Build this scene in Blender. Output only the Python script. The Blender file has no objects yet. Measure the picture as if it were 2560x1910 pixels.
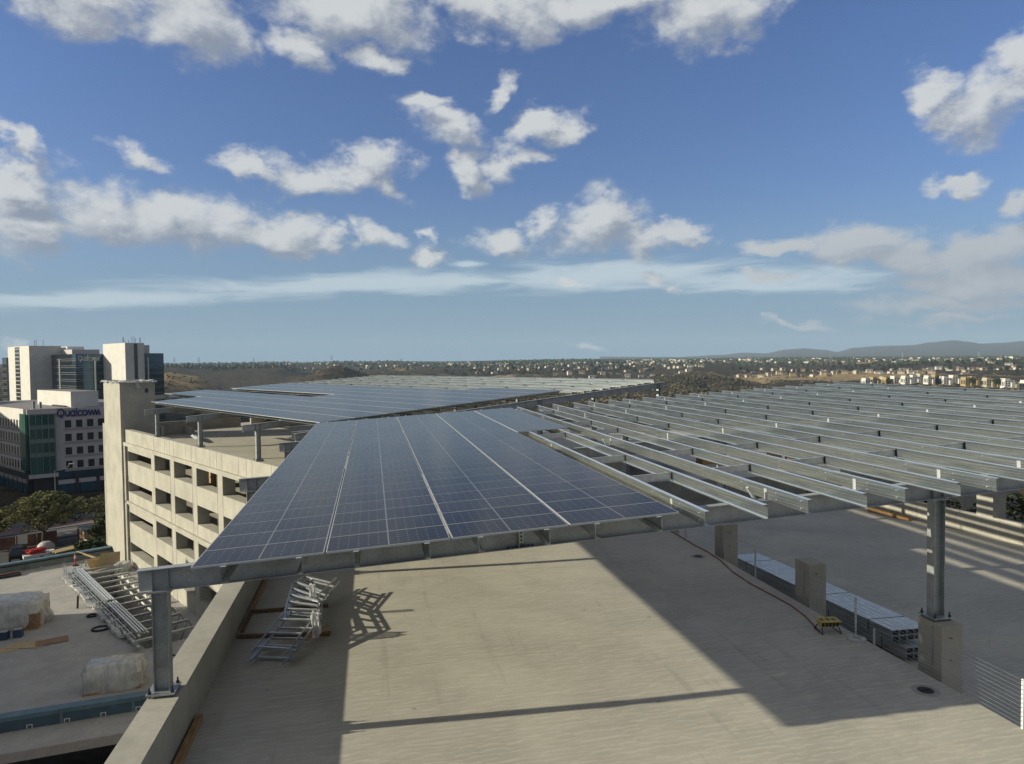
import bpy, bmesh, math, random
from mathutils import Vector, Matrix, noise
R_=math.radians
sc=bpy.context.scene; COL=sc.collection
# ---------------------------------------------------------------- camera
W,H,F=2560,1910,1771.0            # photograph frame and focal length (pixels)
PITCH,ROLL,YAW=.0331,-.0127,.1959
fw=Vector((math.sin(YAW)*math.cos(PITCH),math.cos(YAW)*math.cos(PITCH),-math.sin(PITCH)))
rt0=Vector((math.cos(YAW),-math.sin(YAW),0)); up0=rt0.cross(fw)
rt=rt0*math.cos(ROLL)+up0*math.sin(ROLL); up=-rt0*math.sin(ROLL)+up0*math.cos(ROLL)
cd=bpy.data.cameras.new('camera'); cam=bpy.data.objects.new('camera',cd); COL.objects.link(cam)
cam.matrix_world=Matrix((rt,up,-fw)).transposed().to_4x4()
cd.sensor_width=36; cd.lens=36*F/W; cd.clip_start=.1; cd.clip_end=60000
sc.camera=cam
sc.render.resolution_x=1024; sc.render.resolution_y=764
def ray(x,y): return rt*((x-W/2)/F)-up*((y-H/2)/F)+fw
def at_z(x,y,z): d=ray(x,y); return d*(z/d.z)
def at_d(x,y,dist):                # point on the ray at horizontal distance dist
    d=ray(x,y); return d*(dist/math.hypot(d.x,d.y))
# ---------------------------------------------------------------- light
SUN=Vector((-1,.045,.335)).normalized()     # towards the sun
sun_el=math.asin(SUN.z); sun_az=math.atan2(SUN.x,SUN.y)
ld=bpy.data.lights.new('sun','SUN'); ld.energy=4.8; ld.angle=R_(.53); ld.color=(1,.92,.72)
sun=bpy.data.objects.new('sun',ld); COL.objects.link(sun)
sun.rotation_euler=(-SUN).to_track_quat('-Z','Y').to_euler()
sc.view_settings.view_transform='Standard'; sc.view_settings.look='None'
sc.view_settings.exposure=.42; sc.view_settings.gamma=1
sc.cycles.use_denoising=True; sc.cycles.max_bounces=6; sc.cycles.diffuse_bounces=3
sc.cycles.glossy_bounces=3; sc.cycles.transmission_bounces=4; sc.cycles.transparent_max_bounces=12
sc.cycles.volume_bounces=0; sc.cycles.caustics_reflective=False; sc.cycles.caustics_refractive=False
# ---------------------------------------------------------------- sky
wd=bpy.data.worlds.new('World'); sc.world=wd; wd.use_nodes=True
wd.cycles.sampling_method='MANUAL'; wd.cycles.sample_map_resolution=512
def N(nt,t,**k):
    n=nt.nodes.new(t)
    for a,b in k.items():
        if a.startswith('i_'):
            key=a[2:]; key=int(key) if key.isdigit() else key.replace('_',' ')
            n.inputs[key].default_value=b
        else: setattr(n,a,b)
    return n
def LK(nt,a,b): nt.links.new(a,b)
def mth(nt,op,a,b=None,c=None,clamp=False):
    n=nt.nodes.new('ShaderNodeMath'); n.operation=op; n.use_clamp=clamp
    for i,v in enumerate((a,b,c)):
        if v is None: continue
        if isinstance(v,(int,float)): n.inputs[i].default_value=v
        else: nt.links.new(v,n.inputs[i])
    return n.outputs[0]
def mixc(nt,f,a,b,bt='MIX'):
    n=nt.nodes.new('ShaderNodeMix'); n.data_type='RGBA'; n.blend_type=bt
    for i,v in ((0,f),(6,a),(7,b)):
        if isinstance(v,(int,float)): n.inputs[i].default_value=v
        elif isinstance(v,(tuple,list)): n.inputs[i].default_value=tuple(v)+((1,) if len(v)==3 else ())
        else: nt.links.new(v,n.inputs[i])
    return n.outputs[2]
def azel(x,y):
    d=ray(x,y).normalized(); return math.atan2(d.x,d.y),math.asin(d.z)
# clouds: centre (x,y), half sizes, tilt in degrees, strength offset
CL=[(190,0,200,80,0,0),(474,25,150,105,0,0),(867,30,230,85,0,0),(751,125,110,46,-8,.05),(948,153,75,34,4,.1),
(1197,30,95,70,0,0),(1320,25,110,75,0,0),(1500,-5,190,60,0,0),(1760,25,170,82,0,0),(40,372,75,34,-35,.1),(335,364,90,36,-8,.2),
(20,452,95,44,0,0),(87,545,170,75,0,0),(277,535,175,92,0,0),(430,545,160,80,-6,0),(560,562,150,64,-8,0),(690,585,110,58,-10,0),(810,604,60,26,0,.1),
(650,415,85,32,-18,.05),(760,430,110,46,-15,0),(900,408,110,42,0,0),(985,458,44,38,-30,.05),
(1127,324,110,50,-10,0),(1185,410,60,58,-30,0),(1070,256,100,28,5,.25),(1355,306,85,40,28,.05),(1285,405,60,34,0,.05),(1262,220,55,30,20,.3),
(925,592,70,26,-12,.1),(1052,630,45,26,0,.1),(1062,580,34,26,-30,.15),
(1260,602,95,36,0,.08),(1345,540,40,45,0,.15),(1500,560,115,70,0,0),(1600,615,95,36,0,0),(1708,597,72,30,0,0),
(1962,592,85,26,0,.1),(2085,610,100,48,0,0),(2199,585,110,42,0,0),(2263,642,160,40,3,0),(2465,612,160,50,8,0),(2436,694,240,44,0,.02),(2400,752,280,34,0,.12),(2100,655,80,26,0,.1),
(2297,250,66,70,10,.1),(2450,270,145,72,0,0),(2550,200,95,85,20,0),(2407,445,90,24,3,.3),(2540,490,80,36,20,.25),
(1627,705,70,22,-12,.15),(1893,694,75,20,-10,.15),(1436,708,70,18,-10,.2),(1700,735,45,14,0,.25),(2380,802,220,18,0,.25),(2000,820,130,12,0,.3),(1450,852,60,16,0,.25),(170,855,30,12,0,.3),(275,860,30,12,0,.3),(20,860,50,22,0,.2)]
CI=[(250,748,520,26,3.2),(1000,707,560,30,2.2),(1500,690,420,40,1),(1900,700,320,34,-2),(1175,660,48,9,0)]
def group_field(name,lst):
    g=bpy.data.node_groups.new(name,'ShaderNodeTree')
    g.interface.new_socket('V',in_out='INPUT',socket_type='NodeSocketVector'); g.interface.new_socket('D',in_out='OUTPUT',socket_type='NodeSocketFloat')
    gi=g.nodes.new('NodeGroupInput'); go=g.nodes.new('NodeGroupOutput'); cur=None
    for e in lst:
        x,y,a,b,rot=e[:5]; off=e[5] if len(e)>5 else 0
        az,el=azel(x,y); az2,_=azel(x+a*.5,y); _,el2=azel(x,y-b*.5)
        m=N(g,'ShaderNodeMapping',vector_type='TEXTURE'); m.inputs['Location'].default_value=(az,el,0)
        m.inputs['Rotation'].default_value=(0,0,R_(rot)); m.inputs['Scale'].default_value=(max(.004,2.6*abs(az2-az)),max(.003,2.6*abs(el2-el)),1)
        if cur is None: LK(g,gi.outputs[0],m.inputs[0])
        else:       # chained so that the node stack stays short
            ch=N(g,'ShaderNodeVectorMath',operation='MULTIPLY_ADD'); LK(g,cur,ch.inputs[0]); ch.inputs[1].default_value=(1e-7,1e-7,0); LK(g,gi.outputs[0],ch.inputs[2]); LK(g,ch.outputs[0],m.inputs[0])
        l=N(g,'ShaderNodeVectorMath',operation='LENGTH'); LK(g,m.outputs[0],l.inputs[0])
        v=mth(g,'ADD',l.outputs['Value'],off) if off else l.outputs['Value']
        cur=v if cur is None else mth(g,'MINIMUM',cur,v)
    LK(g,mth(g,'SUBTRACT',1,cur),go.inputs[0])
    return g
nt=wd.node_tree; nt.nodes.clear()
sky=N(nt,'ShaderNodeTexSky',sky_type='NISHITA',sun_disc=False,sun_elevation=sun_el,sun_rotation=sun_az,altitude=120,air_density=1.15,dust_density=1.2,ozone_density=2.2)
tc=N(nt,'ShaderNodeTexCoord'); sx=N(nt,'ShaderNodeSeparateXYZ'); LK(nt,tc.outputs['Generated'],sx.inputs[0])
az_=mth(nt,'ARCTAN2',sx.outputs[0],sx.outputs[1]); el_=mth(nt,'ARCSINE',sx.outputs[2])
uv=N(nt,'ShaderNodeCombineXYZ'); LK(nt,az_,uv.inputs[0]); LK(nt,el_,uv.inputs[1])
gf=group_field('cloud_shapes',CL)
def field(vec):
    s=N(nt,'ShaderNodeVectorMath',operation='MULTIPLY'); s.inputs[1].default_value=(1,1.5,1); LK(nt,vec,s.inputs[0])
    n1=N(nt,'ShaderNodeTexNoise',i_Scale=11.0,i_Detail=9.0,i_Roughness=.6,i_Distortion=.35); LK(nt,s.outputs[0],n1.inputs['Vector'])
    gn=N(nt,'ShaderNodeGroup'); gn.node_tree=gf
    nw=N(nt,'ShaderNodeTexNoise',i_Scale=8.0,i_Detail=6.0,i_Roughness=.6); LK(nt,s.outputs[0],nw.inputs['Vector']); wp=N(nt,'ShaderNodeVectorMath',operation='MULTIPLY_ADD'); LK(nt,nw.outputs['Color'],wp.inputs[0]); wp.inputs[1].default_value=(.17,.11,0); LK(nt,vec,wp.inputs[2]); ws=N(nt,'ShaderNodeVectorMath',operation='SUBTRACT'); LK(nt,wp.outputs[0],ws.inputs[0]); ws.inputs[1].default_value=(.085,.055,0); LK(nt,ws.outputs[0],gn.inputs[0])
    n2=N(nt,'ShaderNodeTexNoise',i_Scale=38.0,i_Detail=9.0,i_Roughness=.66,i_Distortion=.3); LK(nt,s.outputs[0],n2.inputs['Vector'])
    a=mth(nt,'MULTIPLY',mth(nt,'SUBTRACT',n1.outputs[0],.5),2.0)
    a=mth(nt,'ADD',a,mth(nt,'MULTIPLY',mth(nt,'SUBTRACT',n2.outputs[0],.5),1.15))
    return mth(nt,'ADD',mth(nt,'MULTIPLY_ADD',gn.outputs[0],1.5,.06),a)
f0=field(uv.outputs[0])
sh=N(nt,'ShaderNodeVectorMath',operation='ADD'); sh.inputs[1].default_value=(-.016,.024,0); LK(nt,uv.outputs[0],sh.inputs[0])
f1=field(sh.outputs[0])
def mrange(nt,v,a,b,c=0,d=1,smooth=True):
    n=N(nt,'ShaderNodeMapRange',interpolation_type='SMOOTHSTEP' if smooth else 'LINEAR'); LK(nt,v,n.inputs[0])
    for i,q in enumerate((a,b,c,d)): n.inputs[i+1].default_value=q
    return n.outputs[0]
alpha=mrange(nt,f0,-.08,1.0,0,.95)
lit=mrange(nt,mth(nt,'SUBTRACT',f0,f1),-.75,.95)
thick=mrange(nt,f0,.25,1.1)
bright=mth(nt,'SUBTRACT',mth(nt,'ADD',.08,mth(nt,'MULTIPLY',lit,1.0)),mth(nt,'MULTIPLY',thick,.10))
ccol=mixc(nt,bright,(2.6,3.0,3.8),(6.5,6.7,6.8))
grey=mth(nt,'MULTIPLY',mrange(nt,az_,.25,.7,0,.7),mrange(nt,el_,.26,.10))
ccol=mixc(nt,grey,ccol,(3.9,4.2,4.7))
# cirrus veil
gc=N(nt,'ShaderNodeGroup'); gc.node_tree=group_field('cirrus_shapes',CI); LK(nt,uv.outputs[0],gc.inputs[0])
s3=N(nt,'ShaderNodeVectorMath',operation='MULTIPLY'); s3.inputs[1].default_value=(1,7,1); LK(nt,uv.outputs[0],s3.inputs[0])
n3=N(nt,'ShaderNodeTexNoise',i_Scale=9.0,i_Detail=7.0,i_Roughness=.6,i_Distortion=.6); LK(nt,s3.outputs[0],n3.inputs['Vector'])
ci=mrange(nt,mth(nt,'ADD',gc.outputs[0],mth(nt,'MULTIPLY',mth(nt,'SUBTRACT',n3.outputs[0],.5),1.6)),0,.8,0,.85)
skyc=mixc(nt,1.0,sky.outputs[0],(.66,.80,1.2),'MULTIPLY')
skyc=mixc(nt,mrange(nt,el_,.24,-.02,0,1),skyc,(2.2,3.5,4.9))
skyc=mixc(nt,ci,skyc,(5.6,6.6,7.2))
skyc=mixc(nt,alpha,skyc,ccol)
# sunward haze glow and unseen broken cloud, added to warm and lift the fill
dt=N(nt,'ShaderNodeVectorMath',operation='DOT_PRODUCT'); LK(nt,tc.outputs['Generated'],dt.inputs[0]); dt.inputs[1].default_value=tuple(SUN)
skyc=mixc(nt,mrange(nt,dt.outputs['Value'],.58,1.0,0,.8),skyc,(7.0,6.3,5.2))
db=N(nt,'ShaderNodeVectorMath',operation='DOT_PRODUCT'); LK(nt,tc.outputs['Generated'],db.inputs[0]); db.inputs[1].default_value=tuple(Vector((fw.x,fw.y,0)).normalized())
nbk=N(nt,'ShaderNodeTexNoise',i_Scale=3.2,i_Detail=6.0,i_Roughness=.6); LK(nt,tc.outputs['Generated'],nbk.inputs['Vector'])
bk=mth(nt,'MULTIPLY',mrange(nt,db.outputs['Value'],.62,.3),mrange(nt,nbk.outputs[0],.36,.58,.15,.95))
skyc=mixc(nt,bk,skyc,(3.5,3.45,3.3))
skyc=mixc(nt,mrange(nt,sx.outputs[2],-.02,-.1),skyc,(1.2,1.1,.9))
bg=N(nt,'ShaderNodeBackground',i_Strength=.075); LK(nt,skyc,bg.inputs[0])
wo=N(nt,'ShaderNodeOutputWorld'); LK(nt,bg.outputs[0],wo.inputs[0])
# ---------------------------------------------------------------- materials
MAT={}
def mat(name,base,rough=.7,metal=0,var=.12,scale=3,stretch=(1,1,1),bump=0,bscale=None,spec=.5,coord='Object',col2=None,fine=.0,alpha=None,streak=0):
    m=bpy.data.materials.new(name); m.use_nodes=True; nt=m.node_tree; p=nt.nodes['Principled BSDF']
    tc=N(nt,'ShaderNodeTexCoord'); mp=N(nt,'ShaderNodeMapping'); mp.inputs['Scale'].default_value=stretch; LK(nt,tc.outputs[coord],mp.inputs[0])
    n=N(nt,'ShaderNodeTexNoise',i_Scale=scale,i_Detail=8.0,i_Roughness=.62); LK(nt,mp.outputs[0],n.inputs['Vector'])
    c2=col2 or tuple(max(0,c*(1-2.2*var)) for c in base); c1=tuple(min(1,c*(1+var)) for c in base)
    f=mrange(nt,n.outputs[0],.3,.7)
    col=mixc(nt,f,c2,c1)
    if fine:
        n4=N(nt,'ShaderNodeTexNoise',i_Scale=scale*14,i_Detail=4.0); LK(nt,mp.outputs[0],n4.inputs['Vector'])
        col=mixc(nt,mrange(nt,n4.outputs[0],.35,.65,0,fine),col,tuple(c*.45 for c in base))
    if streak:
        m2=N(nt,'ShaderNodeMapping'); m2.inputs['Scale'].default_value=(1,1,.06); LK(nt,tc.outputs[coord],m2.inputs[0])
        n5=N(nt,'ShaderNodeTexNoise',i_Scale=2.6,i_Detail=6.0); LK(nt,m2.outputs[0],n5.inputs['Vector'])
        col=mixc(nt,mrange(nt,n5.outputs[0],.5,.75,0,streak),col,tuple(c*.62 for c in base))
    LK(nt,col,p.inputs['Base Color'])
    p.inputs['Roughness'].default_value=rough; p.inputs['Metallic'].default_value=metal; p.inputs['Specular IOR Level'].default_value=spec
    if alpha is not None: p.inputs['Alpha'].default_value=alpha
    if bump:
        b=N(nt,'ShaderNodeBump',i_Strength=bump,i_Distance=.02)
        nb=N(nt,'ShaderNodeTexNoise',i_Scale=bscale or scale*4,i_Detail=6.0); LK(nt,mp.outputs[0],nb.inputs['Vector'])
        LK(nt,nb.outputs[0],b.inputs['Height']); LK(nt,b.outputs[0],p.inputs['Normal'])
    MAT[name]=m; return m
mat('cream_concrete',(.42,.405,.345),.85,var=.08,scale=.6,bump=.15,bscale=9,fine=.12,streak=.28)
mat('grey_concrete',(.36,.345,.30),.85,var=.10,scale=1.1,bump=.2,bscale=12,fine=.2,streak=.2)
mat('shell_concrete',(.42,.39,.32),.85,var=.08,scale=.8,bump=.15,fine=.1)
mat('pale_membrane',(.38,.37,.345),.8,var=.07,scale=.5,bump=.1,fine=.18)
mat('blue_membrane',(.095,.165,.21),.55,var=.1,scale=1.2)
mat('dark_blue_membrane',(.04,.08,.115),.55,var=.12,scale=1.2)
mat('grey_green_membrane',(.17,.21,.20),.6,var=.12,scale=1.5)
mat('frame_aluminium',(.50,.52,.54),.45,.1,var=.03)
mat('thin_wrap',(.7,.7,.7),.25,var=.1,scale=3,bump=.8,bscale=6,alpha=.5)
mat('galvanised',(.52,.55,.55),.34,.85,var=.14,scale=2.2,stretch=(2,.6,9),spec=.5,fine=.35)
mat('purlin_steel_lit',(.80,.87,.90),.32,.5,var=.08,scale=2,stretch=(7,.35,14),fine=.2)  # same purlin steel, lightened to paint sun and sky light on the flanges
mat('purlin_steel',(.64,.71,.735),.29,.92,var=.2,scale=2,stretch=(7,.35,14),fine=.45)
mat('beam_steel',(.40,.425,.435),.5,.15,var=.12,scale=1.6,fine=.3)
mat('column_steel',(.42,.45,.46),.45,.5,var=.12,scale=2.5,fine=.35)
mat('bright_zinc',(.72,.75,.76),.4,.5,var=.1,scale=5,fine=.3)
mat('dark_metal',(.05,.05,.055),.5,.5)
mat('bolt_blue',(.03,.05,.13),.5,.3)
mat('pine_timber',(.42,.25,.11),.75,var=.18,scale=3,stretch=(6,1,6),fine=.3)
mat('dark_timber',(.20,.12,.06),.8,var=.25,scale=3,stretch=(6,1,6),fine=.4)
mat('plywood',(.50,.38,.21),.7,var=.12,scale=2,stretch=(5,1,1),fine=.3)
mat('osb_brown',(.30,.18,.10),.8,var=.15,scale=4,fine=.4)
mat('orange_carton',(.50,.28,.11),.8,var=.1)
mat('yellow_plastic',(.50,.39,.06),.45,var=.08,scale=6,fine=.1)
mat('black_rubber',(.012,.012,.013),.55)
mat('red_plastic',(.42,.03,.02),.45,var=.1)
mat('hose_red',(.22,.06,.045),.6,var=.15)
mat('white_paint',(.72,.71,.68),.5,var=.05)
mat('white_wall',(.62,.605,.56),.75,var=.05,scale=.25,fine=.05)
mat('pink_grey_wall',(.50,.47,.46),.75,var=.05,scale=.25,fine=.05)
mat('grey_band',(.33,.31,.30),.75,var=.05)
mat('lid_white',(.5,.5,.48),.6,var=.15,scale=8)
mat('poly_wrap',(.62,.63,.62),.25,var=.14,scale=2.5,stretch=(1,1,.35),bump=1.0,bscale=5,alpha=.72)
mat('blue_box',(.03,.06,.12),.5)
mat('asphalt',(.055,.054,.052),.9,var=.15,scale=.4,fine=.2)
mat('pavement',(.13,.12,.11),.9,var=.1,scale=.6,fine=.1)
mat('paver_red',(.16,.085,.065),.85,var=.15,scale=1)
mat('line_white',(.6,.6,.58),.7)
mat('car_black',(.008,.008,.01),.2,spec=.6)
mat('tyre',(.01,.01,.01),.8)
mat('lamp_red',(.4,.01,.01),.3)
mat('fence_fabric',(.20,.10,.075),.85,var=.15,scale=1.2,bump=.5)
mat('pale_green',(.40,.46,.40),.6,var=.1)
mat('bark',(.10,.075,.05),.9,var=.25,scale=5,stretch=(3,3,1),bump=.4)
mat('pale_bark',(.26,.22,.17),.9,var=.25,scale=5,stretch=(3,3,1),bump=.4)
mat('navy_letters',(.012,.015,.16),.45,var=.03)
mat('white_letters',(.75,.76,.74),.4,var=.03)
mat('roof_tile',(.21,.145,.115),.85,var=.2,scale=.6,coord='Object')
mat('stucco_white',(.58,.55,.48),.85,var=.06)
mat('stucco_cream',(.44,.39,.29),.85,var=.06)
mat('stucco_ochre',(.36,.28,.14),.85,var=.08)
mat('grey_roof',(.22,.21,.21),.85,var=.1)
mat('window_dark',(.02,.025,.03),.15,spec=.6,var=.02)
mat('pipe_rust',(.10,.045,.03),.8,var=.2)
mat('steel_grey',(.22,.23,.24),.5,.4,var=.1)
def leafmat(name,a,b,sc_=.5,rough=.7):
    m=bpy.data.materials.new(name); m.use_nodes=True; nt=m.node_tree; p=nt.nodes['Principled BSDF']
    tc=N(nt,'ShaderNodeTexCoord'); n=N(nt,'ShaderNodeTexNoise',i_Scale=sc_,i_Detail=5.0); LK(nt,tc.outputs['Object'],n.inputs['Vector'])
    oi=N(nt,'ShaderNodeObjectInfo')
    f=mth(nt,'ADD',mrange(nt,n.outputs[0],.35,.65),mth(nt,'MULTIPLY',mth(nt,'SUBTRACT',oi.outputs['Random'],.5),.5),clamp=True)
    LK(nt,mixc(nt,f,a,b),p.inputs['Base Color']); p.inputs['Roughness'].default_value=rough; p.inputs['Specular IOR Level'].default_value=.25
    MAT[name]=m
leafmat('leaf_olive',(.075,.085,.028),(.19,.18,.06),.6)
leafmat('leaf_dark',(.022,.035,.015),(.055,.065,.028),.6)
leafmat('leaf_green',(.05,.07,.02),(.11,.12,.035),.6)
leafmat('scrub_leaf',(.05,.048,.028),(.15,.12,.075),.03)
leafmat('brush_leaf',(.025,.03,.014),(.09,.075,.04),.02)
leafmat('red_leaf',(.12,.03,.02),(.2,.06,.03),.3)
def m_deck():
    m=bpy.data.materials.new('deck_concrete'); m.use_nodes=True; nt=m.node_tree; p=nt.nodes['Principled BSDF']
    tc=N(nt,'ShaderNodeTexCoord'); V=tc.outputs['Object']
    n1=N(nt,'ShaderNodeTexNoise',i_Scale=.35,i_Detail=9.0,i_Roughness=.62,i_Distortion=.3); LK(nt,V,n1.inputs['Vector'])
    # hand-trowel fans: warped rows of arcs across the deck
    mp=N(nt,'ShaderNodeMapping'); mp.inputs['Scale'].default_value=(1.0,2.3,1); mp.inputs['Rotation'].default_value=(0,0,R_(-7)); LK(nt,V,mp.inputs[0])
    nd=N(nt,'ShaderNodeTexNoise',i_Scale=1.7,i_Detail=4.0); LK(nt,mp.outputs[0],nd.inputs['Vector'])
    ad=N(nt,'ShaderNodeVectorMath',operation='MULTIPLY_ADD'); LK(nt,nd.outputs['Color'],ad.inputs[0]); ad.inputs[1].default_value=(.35,.35,0); LK(nt,mp.outputs[0],ad.inputs[2])
    vo=N(nt,'ShaderNodeTexVoronoi',i_Scale=2.9,i_Randomness=.6); LK(nt,ad.outputs[0],vo.inputs['Vector'])
    dv_=N(nt,'ShaderNodeVectorMath',operation='SUBTRACT'); LK(nt,ad.outputs[0],dv_.inputs[0]); LK(nt,vo.outputs['Position'],dv_.inputs[1]); dy_=N(nt,'ShaderNodeSeparateXYZ'); LK(nt,dv_.outputs[0],dy_.inputs[0])
    arc=mth(nt,'MULTIPLY',mrange(nt,vo.outputs['Distance'],.22,.62),mrange(nt,dy_.outputs[1],-.02,.16))
    mp2=N(nt,'ShaderNodeMapping'); mp2.inputs['Scale'].default_value=(.55,5,1); mp2.inputs['Rotation'].default_value=(0,0,R_(-6)); LK(nt,V,mp2.inputs[0])
    n2=N(nt,'ShaderNodeTexNoise',i_Scale=1.6,i_Detail=7.0,i_Roughness=.6,i_Distortion=.4); LK(nt,mp2.outputs[0],n2.inputs['Vector'])
    n3=N(nt,'ShaderNodeTexNoise',i_Scale=30.0,i_Detail=5.0); LK(nt,V,n3.inputs['Vector'])
    col=mixc(nt,mrange(nt,n1.outputs[0],.3,.7),(.39,.375,.32),(.50,.475,.395))
    col=mixc(nt,mth(nt,'MULTIPLY',arc,.42),col,(.62,.595,.50))
    col=mixc(nt,mrange(nt,n2.outputs[0],.45,.75,0,.45),col,(.35,.315,.255))
    n4=N(nt,'ShaderNodeTexNoise',i_Scale=2.3,i_Detail=8.0,i_Roughness=.75,i_Distortion=1.2); LK(nt,mp2.outputs[0],n4.inputs['Vector'])
    col=mixc(nt,mrange(nt,n4.outputs[0],.63,.72,0,.35),col,(.66,.62,.52))
    n6=N(nt,'ShaderNodeTexNoise',i_Scale=.9,i_Detail=6.0,i_Roughness=.7); LK(nt,V,n6.inputs['Vector'])
    col=mixc(nt,mrange(nt,n6.outputs[0],.62,.75,0,.3),col,(.21,.18,.15))
    mp3=N(nt,'ShaderNodeMapping'); mp3.inputs['Scale'].default_value=(3.2,.10,1); LK(nt,V,mp3.inputs[0])
    n7=N(nt,'ShaderNodeTexNoise',i_Scale=.9,i_Detail=4.0,i_Roughness=.7,i_Distortion=.15); LK(nt,mp3.outputs[0],n7.inputs['Vector'])
    col=mixc(nt,mth(nt,'MULTIPLY',mrange(nt,n7.outputs[0],.56,.68,0,.28),mrange(nt,n6.outputs[0],.4,.6)),col,(.22,.20,.18))
    n8=N(nt,'ShaderNodeTexNoise',i_Scale=.14,i_Detail=8.0,i_Roughness=.7,i_Distortion=.8); LK(nt,V,n8.inputs['Vector'])
    col=mixc(nt,mrange(nt,n8.outputs[0],.5,.62,0,.28),col,(.29,.27,.235))
    ck=N(nt,'ShaderNodeTexVoronoi',feature='DISTANCE_TO_EDGE',i_Scale=.16,i_Randomness=1.0); wq_=N(nt,'ShaderNodeVectorMath',operation='MULTIPLY_ADD'); LK(nt,n4.outputs['Color'],wq_.inputs[0]); wq_.inputs[1].default_value=(1.6,1.6,0); LK(nt,V,wq_.inputs[2]); LK(nt,wq_.outputs[0],ck.inputs['Vector'])
    col=mixc(nt,mth(nt,'MULTIPLY',mrange(nt,ck.outputs['Distance'],.0,.0022,.5,0),mrange(nt,n6.outputs[0],.42,.55)),col,(.13,.12,.10))
    sp0=N(nt,'ShaderNodeTexNoise',i_Scale=3.0,i_Detail=3.0); LK(nt,V,sp0.inputs['Vector'])
    col=mixc(nt,mrange(nt,sp0.outputs[0],.71,.76,0,.55),col,(.17,.15,.13))
    # construction joints: thin lines
    sp=N(nt,'ShaderNodeSeparateXYZ'); LK(nt,V,sp.inputs[0])
    jy=mth(nt,'ABSOLUTE',mth(nt,'SUBTRACT',mth(nt,'FRACT',mth(nt,'DIVIDE',mth(nt,'ADD',sp.outputs[1],.3),7.2)),.5))
    col=mixc(nt,mrange(nt,jy,.0,.0016,.55,0),col,(.10,.09,.08))
    LK(nt,col,p.inputs['Base Color']); p.inputs['Roughness'].default_value=.82; p.inputs['Specular IOR Level'].default_value=.3
    hh=mth(nt,'ADD',mth(nt,'MULTIPLY',arc,.10),mth(nt,'ADD',mth(nt,'MULTIPLY',n2.outputs[0],.35),mth(nt,'MULTIPLY',n3.outputs[0],.10)))
    b=N(nt,'ShaderNodeBump',i_Strength=.3,i_Distance=.02); LK(nt,hh,b.inputs['Height']); LK(nt,b.outputs[0],p.inputs['Normal'])
    MAT['deck_concrete']=m
m_deck()
def m_panel():
    m=bpy.data.materials.new('solar_glass'); m.use_nodes=True; nt=m.node_tree; p=nt.nodes['Principled BSDF']
    u=N(nt,'ShaderNodeUVMap'); s=N(nt,'ShaderNodeSeparateXYZ'); LK(nt,u.outputs[0],s.inputs[0])
    def line(v,n,w,soft):     # distance to the nearest cell boundary in cell units
        f=mth(nt,'FRACT',mth(nt,'MULTIPLY',v,n)); d=mth(nt,'MINIMUM',f,mth(nt,'SUBTRACT',1,f)); return mrange(nt,d,w,w+soft,1,0)
    U,V=s.outputs[0],s.outputs[1]
    fin=line(U,24,.008,.05); row=line(V,6,.006,.016)
    # diamond corners of the cells
    fu=mth(nt,'FRACT',mth(nt,'MULTIPLY',U,12)); du=mth(nt,'MINIMUM',fu,mth(nt,'SUBTRACT',1,fu))
    fv=mth(nt,'FRACT',mth(nt,'MULTIPLY',V,6)); dv=mth(nt,'MINIMUM',fv,mth(nt,'SUBTRACT',1,fv))
    dia=mrange(nt,mth(nt,'ADD',du,dv),.09,.13,1,0)
    mid=mrange(nt,mth(nt,'ABSOLUTE',mth(nt,'SUBTRACT',U,.5)),.0045,.0065,1,0)
    lines=mth(nt,'ADD',mth(nt,'MULTIPLY',fin,.06),mth(nt,'MULTIPLY',row,.10),clamp=True)
    lines=mth(nt,'MAXIMUM',lines,mth(nt,'MULTIPLY',dia,.75)); lines=mth(nt,'MAXIMUM',lines,mth(nt,'MULTIPLY',mid,.85))
    oi=N(nt,'ShaderNodeObjectInfo')
    base=mixc(nt,oi.outputs['Random'],(.014,.012,.012),(.026,.023,.022))
    LK(nt,mixc(nt,lines,base,(.22,.225,.23)),p.inputs['Base Color'])
    p.inputs['Roughness'].default_value=.17; p.inputs['IOR'].default_value=1.2; p.inputs['Specular Tint'].default_value=(1,.90,.80,1); p.inputs['Specular IOR Level'].default_value=.5
    b=N(nt,'ShaderNodeBump',i_Strength=.04,i_Distance=.01); tcn=N(nt,'ShaderNodeTexCoord'); n=N(nt,'ShaderNodeTexNoise',i_Scale=1.2); LK(nt,tcn.outputs['Object'],n.inputs['Vector']); LK(nt,n.outputs[0],b.inputs['Height']); LK(nt,b.outputs[0],p.inputs['Normal'])
    MAT['solar_glass']=m
m_panel()
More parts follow.
